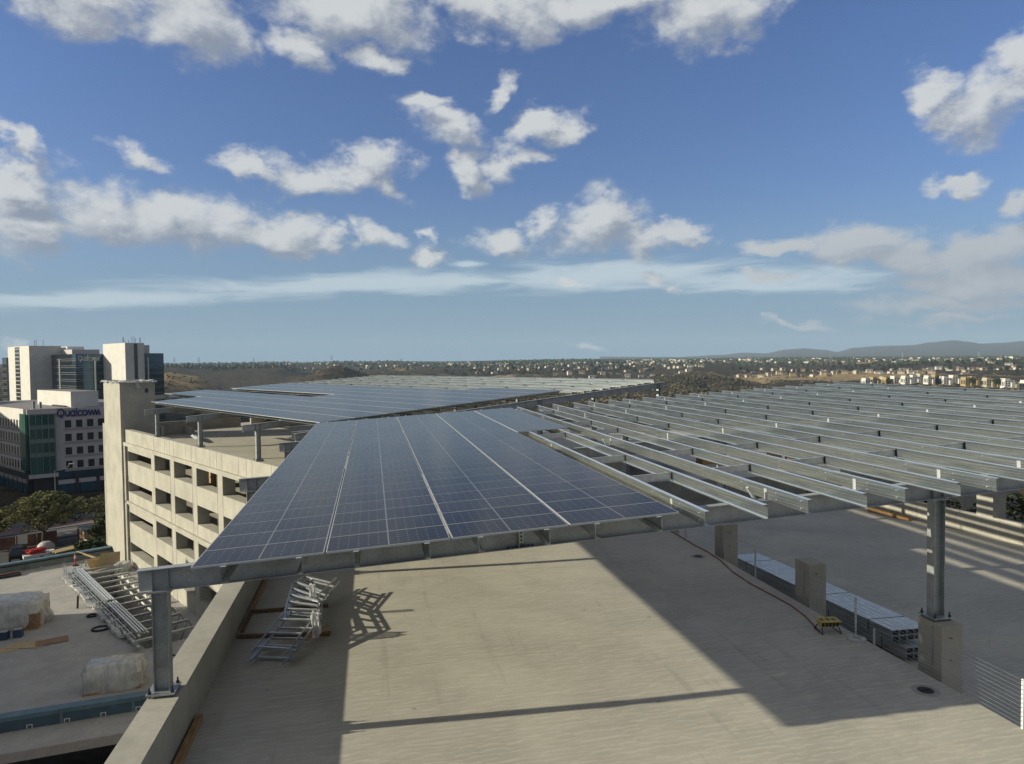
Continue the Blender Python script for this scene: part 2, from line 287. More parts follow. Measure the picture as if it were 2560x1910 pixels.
def m_glass(name,c1,c2,ncol,nrow,band,bandcol,rough=.06,metal=.6,lw=.03):
    m=bpy.data.materials.new(name); m.use_nodes=True; nt=m.node_tree; p=nt.nodes['Principled BSDF']
    u=N(nt,'ShaderNodeUVMap'); s=N(nt,'ShaderNodeSeparateXYZ'); LK(nt,u.outputs[0],s.inputs[0])
    fu=mth(nt,'FRACT',mth(nt,'MULTIPLY',s.outputs[0],ncol)); fv=mth(nt,'FRACT',mth(nt,'MULTIPLY',s.outputs[1],nrow))
    v1=mrange(nt,fu,.0,lw,1,0,False); 
    vb=mth(nt,'LESS_THAN',fv,band)
    fl=N(nt,'ShaderNodeVectorMath',operation='FLOOR'); sc3=N(nt,'ShaderNodeVectorMath',operation='MULTIPLY'); sc3.inputs[1].default_value=(ncol,nrow,1); LK(nt,u.outputs[0],sc3.inputs[0]); LK(nt,sc3.outputs[0],fl.inputs[0])
    wn=N(nt,'ShaderNodeTexWhiteNoise'); LK(nt,fl.outputs[0],wn.inputs[0])
    c=mixc(nt,wn.outputs[0],c1,c2); c=mixc(nt,mth(nt,'MAXIMUM',v1,vb),c,bandcol)
    LK(nt,c,p.inputs['Base Color']); p.inputs['Roughness'].default_value=rough; p.inputs['Metallic'].default_value=metal
    b=N(nt,'ShaderNodeBump',i_Strength=.08,i_Distance=.3); n=N(nt,'ShaderNodeTexNoise',i_Scale=.25,i_Detail=3.0); tcn=N(nt,'ShaderNodeTexCoord'); LK(nt,tcn.outputs['Object'],n.inputs['Vector']); LK(nt,n.outputs[0],b.inputs['Height']); LK(nt,b.outputs[0],p.inputs['Normal'])
    MAT[name]=m
m_glass('tower_glass',(.03,.06,.09),(.05,.09,.13),9,1,.0,(.02,.03,.04),metal=.8)
m_glass('teal_glass',(.03,.10,.09),(.07,.19,.17),4,1,.0,(.22,.32,.30),metal=.35,lw=.05,rough=.1)
m_glass('shop_glass',(.03,.09,.14),(.07,.19,.28),9,1,.0,(.01,.01,.012),metal=.5,rough=.1)
# ---------------------------------------------------------------- mesh helpers
class MB:
    def __init__(s): s.v=[]; s.f=[]; s.m=[]; s.uv=[]; s.mats=[]; s.M=Matrix()
    def mi(s,name):
        if name not in s.mats: s.mats.append(name)
        return s.mats.index(name)
    def face(s,pts,m,uv=None):
        b=len(s.v); s.v+= [tuple(s.M@Vector(p)) for p in pts]; s.f.append(tuple(range(b,b+len(pts)))); s.m.append(s.mi(m)); s.uv.append(uv)
        return s
    def poly(s,verts,faces,m,uvs=None):
        b=len(s.v); s.v+=[tuple(s.M@Vector(p)) for p in verts]; k=s.mi(m)
        for i,f in enumerate(faces): s.f.append(tuple(b+j for j in f)); s.m.append(k); s.uv.append(uvs[i] if uvs else None)
        return s
    def box(s,x0,x1,y0,y1,z0,z1,m,top=None,uv=False):
        P=[(x0,y0,z0),(x1,y0,z0),(x1,y1,z0),(x0,y1,z0),(x0,y0,z1),(x1,y0,z1),(x1,y1,z1),(x0,y1,z1)]
        q=[(0,0),(1,0),(1,1),(0,1)]
        s.poly(P,[(0,3,2,1),(0,1,5,4),(1,2,6,5),(2,3,7,6),(3,0,4,7)],m,[q]*5 if uv else None)
        s.face([P[4],P[5],P[6],P[7]],top or m,q if uv else None); return s
    def prism(s,pts,z0,z1,m,top=None):
        n=len(pts); V=[(x,y,z0) for x,y in pts]+[(x,y,z1) for x,y in pts]
        s.poly(V,[tuple(reversed(range(n)))]+[(i,(i+1)%n,n+(i+1)%n,n+i) for i in range(n)],m)
        s.face([(x,y,z1) for x,y in pts],top or m); return s
    def tube(s,a,b,r,m,n=6,r2=None,cap=True):
        a=Vector(a); b=Vector(b); d=b-a; r2=r if r2 is None else r2
        if d.length<1e-6: return s
        q=d.to_track_quat('Z','Y').to_matrix(); V=[]
        for p,rr in ((a,r),(b,r2)):
            for i in range(n):
                t=2*math.pi*i/n; V.append(tuple(p+q@Vector((rr*math.cos(t),rr*math.sin(t),0))))
        fs=[(i,(i+1)%n,n+(i+1)%n,n+i) for i in range(n)]
        if cap: fs+=[tuple(reversed(range(n))),tuple(range(n,2*n))]
        return s.poly(V,fs,m)
    def path(s,pts,r,m,n=6):
        for a,b in zip(pts,pts[1:]): s.tube(a,b,r,m,n)
        return s
    def bar(s,a,b,w,h,m):              # rectangular bar from a to b, h = vertical size
        a=Vector(a); b=Vector(b); d=(b-a).normalized(); sd=d.cross(Vector((0,0,1)))
        if sd.length<1e-4: sd=Vector((1,0,0))
        sd.normalize(); u=sd.cross(d).normalized(); V=[]
        for p in (a,b):
            for i,j in ((-1,-1),(1,-1),(1,1),(-1,1)): V.append(tuple(p+sd*(i*w/2)+u*(j*h/2)))
        return s.poly(V,[(3,2,1,0),(4,5,6,7),(0,1,5,4),(1,2,6,5),(2,3,7,6),(3,0,4,7)],m)
    def extr(s,prof,y0,y1,m):           # closed profile in (x,z) extruded along y
        n=len(prof); V=[(x,y0,z) for x,z in prof]+[(x,y1,z) for x,z in prof]
        s.poly(V,[(i,(i+1)%n,n+(i+1)%n,n+i) for i in range(n)]+[tuple(reversed(range(n))),tuple(range(n,2*n))],m)
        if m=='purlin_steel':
            k0=len(s.m)-n-2; k=s.mi('purlin_steel_lit')  # horizontal faces take the lightened copy with the light painted in
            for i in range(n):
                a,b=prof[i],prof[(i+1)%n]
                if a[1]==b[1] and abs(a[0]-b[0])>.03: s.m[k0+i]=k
        return s
    def lathe(s,prof,m,n=12,c=(0,0,0)):
        V=[];fs=[]
        for r,z in prof:
            for i in range(n): t=2*math.pi*i/n; V.append((c[0]+r*math.cos(t),c[1]+r*math.sin(t),c[2]+z))
        for k in range(len(prof)-1):
            for i in range(n): fs.append((k*n+i,k*n+(i+1)%n,(k+1)*n+(i+1)%n,(k+1)*n+i))
        fs.append(tuple(range((len(prof)-1)*n,len(prof)*n)))
        return s.poly(V,fs,m)
    def mesh(s,name):
        me=bpy.data.meshes.new(name); me.from_pydata(s.v,[],s.f); 
        for k in s.mats: me.materials.append(MAT[k])
        me.polygons.foreach_set('material_index',s.m)
        if any(u is not None for u in s.uv):
            ul=me.uv_layers.new(name='UVMap'); i=0
            for f,u in zip(s.f,s.uv):
                for k in range(len(f)): ul.data[i].uv=u[k] if u else (0,0); i+=1
        me.update(); return me
def tag(o,label=None,cat=None,group=None,kind=None):
    if label: o['label']=label
    if cat: o['category']=cat
    if group: o['group']=group
    if kind: o['kind']=kind
    return o
def empty(name,label,cat,loc=(0,0,0),rz=0,group=None,parent=None):
    o=bpy.data.objects.new(name,None); COL.objects.link(o); o.location=loc; o.rotation_euler=(0,0,rz); o.empty_display_size=.2
    return tag(o,label,cat,group)
def link(name,me,parent=None,loc=(0,0,0),rz=0,rot=None):
    o=bpy.data.objects.new(name,me); COL.objects.link(o); o.parent=parent; o.location=loc; o.rotation_euler=rot or (0,0,rz); return o
def part(name,mb,parent,loc=(0,0,0),rz=0,label=None,rot=None):
    o=link(name,mb.mesh(name),parent,loc,rz,rot)
    if label: o['label']=label
    return o
def single(name,mb,label,cat,loc=(0,0,0),rz=0,group=None,rot=None): return tag(link(name,mb.mesh(name),None,loc,rz,rot),label,cat,group)
def struct(name,mb,loc=(0,0,0),rz=0): o=link(name,mb.mesh(name),None,loc,rz); o['kind']='structure'; return o
def smooth(o): 
    for p in o.data.polygons: p.use_smooth=True
    return o
def bevel(o,w=.02,seg=2):
    m=o.modifiers.new('edge','BEVEL'); m.width=w; m.segments=seg; m.limit_method='ANGLE'; return o
RZ2=R_(31)
u2=Vector((-math.sin(RZ2),math.cos(RZ2),0)); v2=Vector((math.cos(RZ2),math.sin(RZ2),0))
P2=Vector((-6.03,46.55,0))
def w2(s,t,z): return P2+u2*s+v2*t+Vector((0,0,z))
DECK=-7.65; PTOP=-6.6; T=.0517; PW2=2.36; PD=1.1085; STREET=-27.0; POD=-20.2
# ================================================================ parking garage
G=empty('parking_garage','multi-level cream concrete parking garage with angled wing, ramp and open storeys','garage',(0,20,-27))
def gpart(name,mb,label=None): return part(name,mb,G,(0,-20,27),0,label)
# corner where the two wings meet
XI,XO=-3.85,-4.45
d=MB(); d.prism([(XI,2),(12.85,2),(12.85,47.5),(-1.5,47.5),(XI,43.5)],DECK-.3,DECK,'grey_concrete','deck_concrete'); gpart('roof_deck',d,'trowelled concrete roof deck between parapet and cable railing')
d=MB(); V=[(14.6,-5),(30.2,-5),(30.2,43.2),(12.86,43.2),(12.86,2)]
rz=lambda y:-9.4-.045*(y-30)
d.face([(x,y,rz(y)) for x,y in [(12.86,2),(30.7,2),(30.7,43.2),(12.86,43.2)]],'deck_concrete')
d.box(12.86,30.7,43.0,43.2,-10.9,-10.05,'grey_concrete')
gpart('ramp',d,'long sloping ramp deck striped by purlin shadows')
d=MB(); d.face([(x,y,-10.6) for x,y in [(12.86,56.5),(60,56.5),(60,95),(12.86,95)]],'deck_concrete')
d.face([(x,y,-19.6) for x,y in [(2,40),(60,40),(60,57),(2,57)]],'asphalt')  # void floor: dark asphalt colour stands in for the missing light
d.box(12.9,60,56.2,56.49,-20,-10.6,'grey_concrete')
gpart('rear_deck',d,'lower rear deck beyond the dark opening')
d=MB(); d.box(XO,XI,2,43.6,-27,PTOP,'cream_concrete'); gpart('parapet',d,'broad cream concrete parapet along the near deck')
d=MB(); d.box(12.5,12.849,2,57,-27,DECK-.31,'shell_concrete'); d.box(12.4,17.8,47.5,47.8,-8.6,-6.75,'shell_concrete'); gpart('edge_wall',d)  # tall wall is unseen, added to keep sun out of the void
# right hand wall of the ramp with its piers
d=MB()
d.poly([(30.7,2,rz(2)-.3),(30.7,43.2,rz(43.2)-.3),(30.7,43.2,rz(43.2)+1.05),(30.7,2,rz(2)+1.05),(31.0,2,rz(2)-.3),(31.0,43.2,rz(43.2)-.3),(31.0,43.2,rz(43.2)+1.05),(31.0,2,rz(2)+1.05)],[(0,1,2,3),(7,6,5,4),(3,2,6,7),(0,3,7,4),(1,5,6,2)],'cream_concrete')
for k in range(13): d.box(30.69,30.7,5+k*2.75,5.03+k*2.75,rz(5+k*2.75)-.1,rz(5+k*2.75)+1.0,'grey_band')
gpart('side_wall',d,'sunlit cream side wall of the ramp crossed by shadow stripes')
for y in (19.8,25.25,30.7,36.15,41.6):
    d=MB(); d.box(30.72,31.5,y-.5,y+.5,rz(y)+.6,PTOP,'cream_concrete'); gpart('pier',d)
# pedestals on the line between deck and ramp
for i,y in enumerate((14.93,20.2,25.7,31.1,36.6,42.0)):
    d=MB(); d.box(13.38,13.97,y-.38,y+.38,rz(y)-.2,PTOP,'shell_concrete')
    d.box(13.365,13.379,y-.12,y-.08,DECK+.02,DECK+.95,'galvanised')
    for k in range(2): d.tube((13.6,y-.38,PTOP-.28-k*.55),(13.6,y-.47,PTOP-.28-k*.55),.012,'dark_metal')
    bevel(gpart('pedestal',d,('rightmost pedestal carrying a steel column','bare pedestal with no column')[i] if i<2 else None),.03)
# wing two : local frame (x = across the wing, y = along the facade)
def g2(name,mb,label=None):
    o=part(name,mb,G,P2-Vector((0,20,-27)),RZ2,label); return o
d=MB(); d.prism([(.55,-3.2),(.55,46),(13.6,46),(40,46),(40,-6),(4.5,-6)],DECK-.3,DECK-.004,'grey_concrete','deck_concrete'); g2('wing_deck',d,'shaded roof deck of the angled wing')
for k in range(1,5):
    z=DECK-3.05*k-.02; d=MB(); d.box(.95,22,-6,47,z-.3,z,'grey_concrete','deck_concrete')
    for s in (4.3,15.3,26.4): d.box(7.5,8.1,s,s+.6,z,z+2.75,'grey_concrete')
    d.box(21.4,21.7,-6,47,z,z+1.1,'grey_concrete')
    g2('storey_floor',d)
bays=[(s,s+4.45) for s in (-6.2,-.72,4.76,10.31,15.85,21.38)]
d=MB()
d.box(0,.55,-3.5,35.5,-7.85,PTOP,'cream_concrete')
d.box(-.22,.9,-3.5,35.9,-8.18,-7.85,'cream_concrete')
for r in range(4):
    zt=-8.18-3.03*r; zs=-9.71-3.03*r; zn=-11.21-3.03*r if r<3 else POD
    prev=-8.0
    for a,b in bays: d.box(.02,.93,prev,a,zs,zt,'cream_concrete'); prev=b
    d.box(.02,.93,prev,26.9,zs,zt,'cream_concrete'); 
    d.box(.02,.93,34.7,35.5,zs,zt,'cream_concrete'); d.box(.02,.93,26.9,34.7,zs+1.0,zt,'cream_concrete')
    d.box(0.0,.93,-8,35.5,zn,zs-.001,'cream_concrete')
    if r==1: d.box(-.2,.02,-8,35.9,-13.95,-13.68,'cream_concrete')
for a,b in bays:
    for s in (a-.02,b+.02): d.box(-.012,.0,s-.02,s+.02,POD,-7.86,'grey_band'); d.box(-.012,0,s-.02,s+.02,-7.8,PTOP-.02,'grey_band')
    d.box(-.012,0,(a+b)/2-.9,(a+b)/2-.88,-7.8,PTOP-.02,'grey_band')
g2('facade',d,'sunlit cream facade with four storeys of square openings')
d=MB(); d.box(.3,.6,35.5,46,-20.2,PTOP,'grey_concrete'); d.box(14,40,38.5,38.8,DECK,PTOP+.05,'shell_concrete'); d.box(3.2,14,41.6,41.9,DECK,PTOP,'shell_concrete')
d.box(3.4,3.7,35.5,41.6,DECK,PTOP-.0,'shell_concrete'); d.box(3.7,6.4,37.2,37.5,DECK,PTOP+.15,'shell_concrete'); d.box(6.1,6.4,34.6,37.2,DECK,PTOP-.25,'shell_concrete')
g2('rear_parapet',d,'grey rear parapet of the angled wing')
d=MB(); d.box(-.35,2.9,35.54,42.1,-29,-1.93,'cream_concrete'); d.box(-.2,-.0,34.9,35.54,-20.2,-8.2,'grey_concrete')
d.box(1.95,2.27,35.525,35.54,-3.0,-2.57,'window_dark')
tw=g2('stair_tower',d,'tall square stair tower with a lit left face')
d=MB()
random.seed(4)
for a,b in (((-.45,35.45),(3,35.45)),((-.45,42.2),(3,42.2)),((-.45,35.45),(-.45,42.2)),((3,35.45),(3,42.2))):
    a=Vector((a[0],a[1],-1.93)); b=Vector((b[0],b[1],-1.93)); n=8
    pts=[a.lerp(b,i/n)+Vector((random.uniform(-.08,.08),random.uniform(-.08,.08),random.uniform(-.02,.16))) for i in range(n+1)]
    for p,q in zip(pts,pts[1:]): d.bar(p,q,.32,random.uniform(.06,.2),'poly_wrap')
d.box(1.05,1.45,35.40,35.52,-2.55,-1.75,'poly_wrap')
ws=single('plastic_sheeting',d,'loose white plastic sheeting draped over the top of the stair tower','sheeting',P2,RZ2)
# ================================================================ canopies
def c_prof(sgn,dp=.30,fl=.10,lip=.022,th=.006):
    P=[(0,-dp),(fl,-dp),(fl,-dp+lip),(fl-th,-dp+lip),(fl-th,-dp+th),(th,-dp+th),(th,-th),(fl-th,-th),(fl-th,-lip),(fl,-lip),(fl,0),(0,0)]
    return [(x*sgn,z) for x,z in (P if sgn<0 else P[::-1])]
def panel_mb(mb,x,y,w=2.325,l=1.096,dz=0):
    a,b=.018,.04
    mb.box(x,x+w,y,y+l,-b+dz,-.003+dz,'frame_aluminium')
    q=[(0,0),(1,0),(1,1),(0,1)]
    mb.face([(x+a,y+a,dz),(x+w-a,y+a,dz),(x+w-a,y+l-a,dz),(x+a,y+l-a,dz)],'solar_glass',q)
    return mb
def column(mb,h,w=.30,dpt=.25):
    mb.box(-w/2,-w/2+.018,-dpt/2,dpt/2,.08,h,'column_steel'); mb.box(w/2-.018,w/2,-dpt/2,dpt/2,.08,h,'column_steel')
    mb.box(-w/2+.018,w/2-.018,-.008,.008,.08,h,'column_steel'); return mb
def plate(mb):
    mb.box(-.27,.27,-.27,.27,.045,.08,'column_steel')
    for i in (-1,1):
        for j in (-1,1):
            mb.tube((i*.21,j*.21,0),(i*.21,j*.21,.2),.016,'dark_metal',6); mb.tube((i*.21,j*.21,.08),(i*.21,j*.21,.13),.035,'dark_metal',6); mb.tube((i*.21,j*.21,.005),(i*.21,j*.21,.045),.03,'dark_metal',6)
    return mb
def canopy(label,loc,rz_,purl,mods,beams,cols,braces,far100):
    C=empty('solar_canopy',label,'solar canopy',loc,rz_); cache={}
    tilt=(0,-T,0); zx=lambda x:x*math.tan(T)
    for (x,s,y0,y1) in purl:
        key=(s,round(y0,2),round(y1,2))
        if key not in cache:
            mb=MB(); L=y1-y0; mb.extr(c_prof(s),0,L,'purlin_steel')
            for by,_,_ in beams:
                if y0<by<y1:
                    c=by-y0; e=-s
                    mb.box(min(0,e*.009),max(0,e*.009),c-1.5+.001,c+1.2,-.288,-.012,'purlin_steel')     # lapped length
                    mb.box(min(e*.01,e*.02),max(e*.01,e*.02),c-.055,c+.055,-.33,-.045,'bright_zinc')
                    for dy in (-1.4,1.1):
                        for dz in (-.07,-.23): mb.tube((e*.009,c+dy,dz),(e*.03,c+dy,dz),.014,'bright_zinc',5)
            for k in range(int(L/3.65)):
                for dz in (-.075,-.225): mb.tube((-s*.001,k*3.65+1.2,dz),(-s*.022,k*3.65+1.2,dz),.012,'bright_zinc',5)
            cache[key]=mb.mesh('purlin')
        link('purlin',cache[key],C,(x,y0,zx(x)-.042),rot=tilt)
    for (xa,xb,y) in braces:
        mb=cache.get(('b',round(xb-xa,2)))
        if mb is None:
            m_=MB(); w=xb-xa-.02; m_.box(.01,w,-.004,.004,-.27,-.06,'bright_zinc'); m_.box(.01,w,-.05,-.0041,-.27,-.264,'bright_zinc'); m_.box(.01,w,-.05,-.0041,-.066,-.06,'bright_zinc'); m_.box(w-.004,w+.002,-.05,.0,-.27,-.05,'dark_metal'); mb=cache[('b',round(xb-xa,2))]=m_.mesh('brace')
        link('brace',mb,C,(xa,y,zx(xa)-.042),rot=tilt)
    pm=panel_mb(MB(),0,0).mesh('solar_panel')
    mods=sorted(mods,key=far100)
    for x,y in mods[:100]: link('solar_panel',pm,C,(x,y,zx(x)),rot=tilt)
    mb=MB()
    for x,y in mods[100:]:
        mb.M=Matrix.Translation((x,y,zx(x)))@Matrix.Rotation(-T,4,'Y'); panel_mb(mb,0,0)
    if mods[100:]:
        o=part('solar_panels',mb,C); o['kind']='stuff'
    BD=.45
    for bi,(y,x0,x1) in enumerate(beams):
        mb=MB(); L=(x1-x0)/math.cos(T); ft=.018; fwd=.21
        mb.box(0,L,-fwd/2,fwd/2,-ft,0,'beam_steel'); mb.box(0,L,-fwd/2,fwd/2,-BD,-BD+ft,'beam_steel'); mb.box(0,L,-.007,.007,-BD+ft,-ft,'beam_steel')
        for (cx,cy,_) in cols:
            if abs(cy-y)<.6 and x0-.1<cx<x1:
                for e in (-.15,.15):
                    q=cx-x0+e
                    mb.box(q-.006,q+.006,-fwd/2+.004,-.0071,-BD+ft,-ft,'column_steel'); mb.box(q-.006,q+.006,.0071,fwd/2-.004,-BD+ft,-ft,'column_steel')
        for sx_ in (6.35-x0,):      # bolted splice
            if 1<sx_<L-1:
                mb.box(sx_-.006,sx_+.006,-.1,-.0072,-BD+ft,-ft,'column_steel')
                mb.box(sx_+.007,sx_+.13,-.02,-.0072,-BD+.05,-.06,'galvanised')
                for k in range(4): mb.tube((sx_+.07,-.02,-.12-k*.085),(sx_+.07,-.045,-.12-k*.085),.02,'dark_metal',6)
                for k in range(7): mb.tube((sx_-.24+k*.09,-.07,-BD+ft),(sx_-.24+k*.09,-.07,-BD+.06),.022,'bolt_blue',6)
        for k in (.95,):
            for dz in (-.17,-.30): mb.tube((k,-.007,dz),(k+.0,-.04,dz),.018,'bright_zinc',6)
        part('beam',mb,C,(x0,y,zx(x0)-.345),rot=tilt)
    for (cx,cy,base) in cols:
        top=zx(cx)-.345-BD-loc[2]*0-.03
        h=top-(base-loc[2])
        mb=column(MB(),h); p=part('column',mb,C,(cx,cy,base-loc[2]))
        mb=MB(); mb.box(-.22,.22,-.14,.14,h,h+.028,'column_steel'); part('cap_plate',mb,p)
        part('base_plate',plate(MB()),p)
    return C
A0=Vector((-3.267,13.515,-3.679))
y0,y1=13.46-A0.y,44.2-A0.y
pur=[];br=[]
for k in range(-4,11):
    xa=6.69+2.36*k-A0.x; xb=xa+1.42
    pur+=[(xa,1,y0,y1),(xb,-1,y0,y1)]
    for i,yy in enumerate((18.3,21.95,29.25,33.0,40.3)): br.append((xa,xb,yy-A0.y))
mods=[(c*PW2+.012,r*PD+.004) for c in range(4) for r in range(27)]+[(4*PW2+.012,r*PD+.004) for r in range(15,27)]
cols=[(x-A0.x,y-A0.y,PTOP) for y in (15.1,26.1,37.1) for x in (-4.2,13.7,31.15)]+[(-4.2-A0.x,42.7-A0.y,PTOP),(13.7-A0.x,42.7-A0.y,PTOP)]
beams=[(y-A0.y,-4.62-A0.x,32.2-A0.x) for y in (15.1,26.1,37.1,42.75)]
canopy('near carport canopy, solar panels on the left and bare purlins on the right',A0,0,pur,mods,beams,cols,br,lambda m:(m[1]+(100 if m[0]>9 else 0)))
# canopy of the angled wing
O2=Vector((-3.54,43.7,-3.72))
def o2(s,t): return (t,s)
pur=[];br=[]
for k in range(0,14):
    xa=.95+2.36*k+.15; xb=xa+1.42; ye=35.3 if xa<5 else 20.1 if 10<xa<11 else 46.6
    ys=.13 if xa<21 else -.35
    pur+=[(xa,1,ys,ye),(xb,-1,ys,ye)]
    for yy in (3,9,15,21,27,33,39,44):
        if yy<ye and xa>15: br.append((xa,xb,yy))
mods=[]
for c in range(9):
    x=.55+c*PW2
    n=31 if c<2 else 42 if c<4 else 18 if c==4 else 41 if c<8 else 9
    mods+=[(x,.1+r*PD) for r in range(n)]
ax=(P2-O2)
def loc2(s,t): q=w2(s,t,0)-O2; return (q.dot(v2),q.dot(u2))
cols=[];beams=[]
for s in (-4.6,3.15,14.2,25.3,36.5,46.0):
    x_,y_=loc2(s,.2); beams.append((y_,-1.5 if s<30 else 3.6,34.2))
    for xx in (x_,18.2,33.2):
        if not(xx==x_ and s>30): cols.append((xx,y_,PTOP))
canopy('far carport canopy over the angled wing with a stepped left edge',O2,RZ2,pur,mods,beams,cols,br[:90],lambda m:m[1]+.02*m[0])
# ================================================================ things on the near deck
rail=empty('cable_railing','long stainless cable railing along the step between deck and ramp','railing',(12.85,15,DECK))
def rp(n,mb,label=None): return part(n,mb,rail,(-12.85,-15,-DECK),0,label)
for y in (6.5,11.88,16.95,22.1,27.6,33.2,38.7,44.2):
    mb=MB(); w=.025 if y==11.88 else .02
    mb.box(12.83,12.87,y-w,y+w,DECK-.25,DECK+1.02,'white_paint' if y==11.88 else 'bright_zinc')  # white on the end post puts its sunlight into the colour
    for k in range(11): mb.tube((12.82,y,DECK+.07+k*.092),(12.88,y,DECK+.07+k*.092),.012,'dark_metal',5)
    rp('post',mb,'pale end post in full sun' if y==11.88 else None)
mb=MB(); mb.box(12.83,12.87,16.2,16.24,DECK-.25,DECK+.42,'bright_zinc'); rp('post',mb,'short post')
for k in range(11):
    mb=MB(); z=DECK+.07+k*.092; mb.tube((12.85,3,z),(12.85,47,z),.0042,'galvanised',5); rp('cable',mb)
# spider power box
b=empty('power_box','yellow portable power distribution box on black tube legs by the railing','power box',(12.25,17.3,DECK),R_(-8))
mb=MB(); mb.box(-.25,.25,-.14,.14,.17,.31,'yellow_plastic'); o=part('body',mb,b); bevel(o,.02)
mb=MB(); mb.box(-.29,.29,-.19,.19,.312,.332,'yellow_plastic')
for i in range(3): mb.box(-.24+i*.17,-.13+i*.17,-.09,.09,.3325,.3345,'dark_timber')
part('lid',mb,b,label='yellow cover plate with three brown labels')
mb=MB()
for i in range(5): mb.box(-.24+i*.1,-.17+i*.1,-.155,-.14,.19,.29,'black_rubber')
part('outlets',mb,b)
for x in (-.23,.23):
    mb=MB(); mb.path([(x,-.12,.17),(x*1.15,-.24,.01),(x*1.15,.24,.01),(x,.12,.17)],.013,'black_rubber'); part('leg',mb,b)
mb=MB(); pts=[(12.0,17.32),(12.3,18.4),(12.42,19.3),(12.38,20.3),(12.32,21.5),(12.4,22.9),(12.66,24.2),(12.74,25.4),(12.68,26.3),(12.74,28.9),(12.7,34),(12.72,40)]
mb.path([(x,y,DECK+.022) for x,y in pts],.02,'hose_red',7); single('hose',mb,'long dull red air hose along the edge of the deck','hose')
mb=MB(); mb.lathe([(.235,0),(.235,.05),(.19,.06),(.0,.065)],'lid_white',20,(12.62,16.6,DECK)); mb.bar((12.46,16.6,DECK+.068),(12.78,16.6,DECK+.068),.05,.01,'grey_concrete'); mb.bar((12.62,16.44,DECK+.068),(12.62,16.76,DECK+.068),.05,.01,'grey_concrete')
single('drain_cover',mb,'raised round pale drain cover with a cross, beside the railing','cover')
for (x,y,l) in ((12.2,13.72,'round dark open floor drain nearest the sunlit deck edge'),(12.12,24.95,'round dark floor drain in the shade beside the red hose')):
    mb=MB(); mb.lathe([(.30,0),(.29,.006),(.19,.008),(.18,.009)],'grey_concrete',22,(x,y,DECK+.001)); mb.lathe([(.18,.0),(.175,.012),(0.0,.0125)],'black_rubber',22,(x,y,DECK)); mb.bar((x-.15,y,DECK+.018),(x+.14,y+.03,DECK+.018),.025,.01,'dark_metal')  # black disc stands in for the shade inside the hole
    single('floor_drain',mb,l,'drain')
# stack of bent steel stair frames on timbers
RL=[(-3.12,18.7,-7.36),(-2.5,20.45,-6.98),(-2.58,23.2,-7.06),(-2.12,24.2,-7.04)]
RR=[(-2.24,18.4,-7.38),(-1.6,20.3,-7.0),(-1.68,22.0,-7.08),(-1.25,23.55,-7.06)]
random.seed(11)
lab=['uppermost','second from top','third from top','lowest']
for k in range(4):
    ox,oy,oz=random.uniform(-.1,.12),-.06*k+random.uniform(-.08,.08),-.11*k
    f=empty('stair_frame',f'galvanised cranked steel frame with cross rungs, {lab[k]} of the stack by the parapet','steel frame',(-2.2,20.5,DECK),0,'stacked steel frames')
    def sh_(p): return (p[0]+ox+2.2,p[1]+oy-20.5,max(DECK+.1+.03*(3-k),p[2]+oz)-DECK)
    for nm,R in (('stringer',RL),('stringer',RR)):
        mb=MB(); P=[sh_(p) for p in R]
        for a,c in zip(P,P[1:]): mb.bar(a,c,.025,.045,'galvanised')
        part(nm,mb,f)
    for i in range(3):
        n=((3,4,2),(2,3,2),(1,2,1),(2,1,1))[k][i]
        for j in range(n):
            t=(j+.4)/n; a=Vector(RL[i]).lerp(Vector(RL[i+1]),t); c=Vector(RR[i]).lerp(Vector(RR[i+1]),t)
            mb=MB(); mb.bar(sh_(a),sh_(c),.075,.012,'bright_zinc'); mb.bar(Vector(sh_(a))-Vector((0,.035,.02)),Vector(sh_(c))-Vector((0,.035,.02)),.008,.04,'galvanised'); part('rung',mb,f)
def crumple(mb,c,sx_,sy_,sz_,m,seed=1,n=14,rough=.18):
    random.seed(seed); V=[];fs=[]; nz=7 if n<30 else 18
    for k in range(nz+1):
        z=k/nz; 
        for i in range(n*2):
            t=2*math.pi*i/(n*2); ex=.5 if k<nz else .45
            cx,cy=math.cos(t),math.sin(t); q=max(abs(cx),abs(cy))**.55
            r=1/q; sh=(1-.1*z**3)+rough*(noise.noise(Vector((cx*2.1,cy*2.1,z*2.3+seed)))+.6*noise.noise(Vector((cx*7,cy*7,z*2.0+seed))))
            V.append((c[0]+sx_*cx*r*.5*sh*1.0,c[1]+sy_*cy*r*.5*sh,c[2]+sz_*z*(1+.3*rough*noise.noise(Vector((cx*3,cy*3,seed*1.7))))))
    m2=2*n
    for k in range(nz):
        for i in range(m2): fs.append((k*m2+i,k*m2+(i+1)%m2,(k+1)*m2+(i+1)%m2,(k+1)*m2+i))
    b=len(V); V.append((c[0],c[1],c[2]+sz_*1.0))
    for i in range(m2): fs.append((nz*m2+i,nz*m2+(i+1)%m2,b))
    mb.poly(V,fs,m); return mb
mb=crumple(MB(),(-1.62,19.9,-7.5),.22,.45,.6,'thin_wrap',3,10,.7); single('plastic_wrap',mb,'crumpled clear plastic hanging over the near bend of the frames','plastic')
mb=crumple(MB(),(-1.85,21.75,-7.1),.18,.2,.42,'thin_wrap',5,8,.7); single('plastic_wrap',mb,'small wad of plastic on the far bend of the frames','plastic')
def timber(a,b_,w,h,label,m='dark_timber',grp=None):
    mb=MB(); mb.bar(a,b_,w,h,m); return single('timber',mb,label,'timber',group=grp)
z0=DECK+.05
timber((-3.78,20.5,z0),(-1.25,20.15,z0),.1,.1,'timber bearer under the near end of the steel frames')
timber((-3.75,22.45,z0),(-1.45,22.5,z0),.1,.1,'timber bearer under the middle of the steel frames')
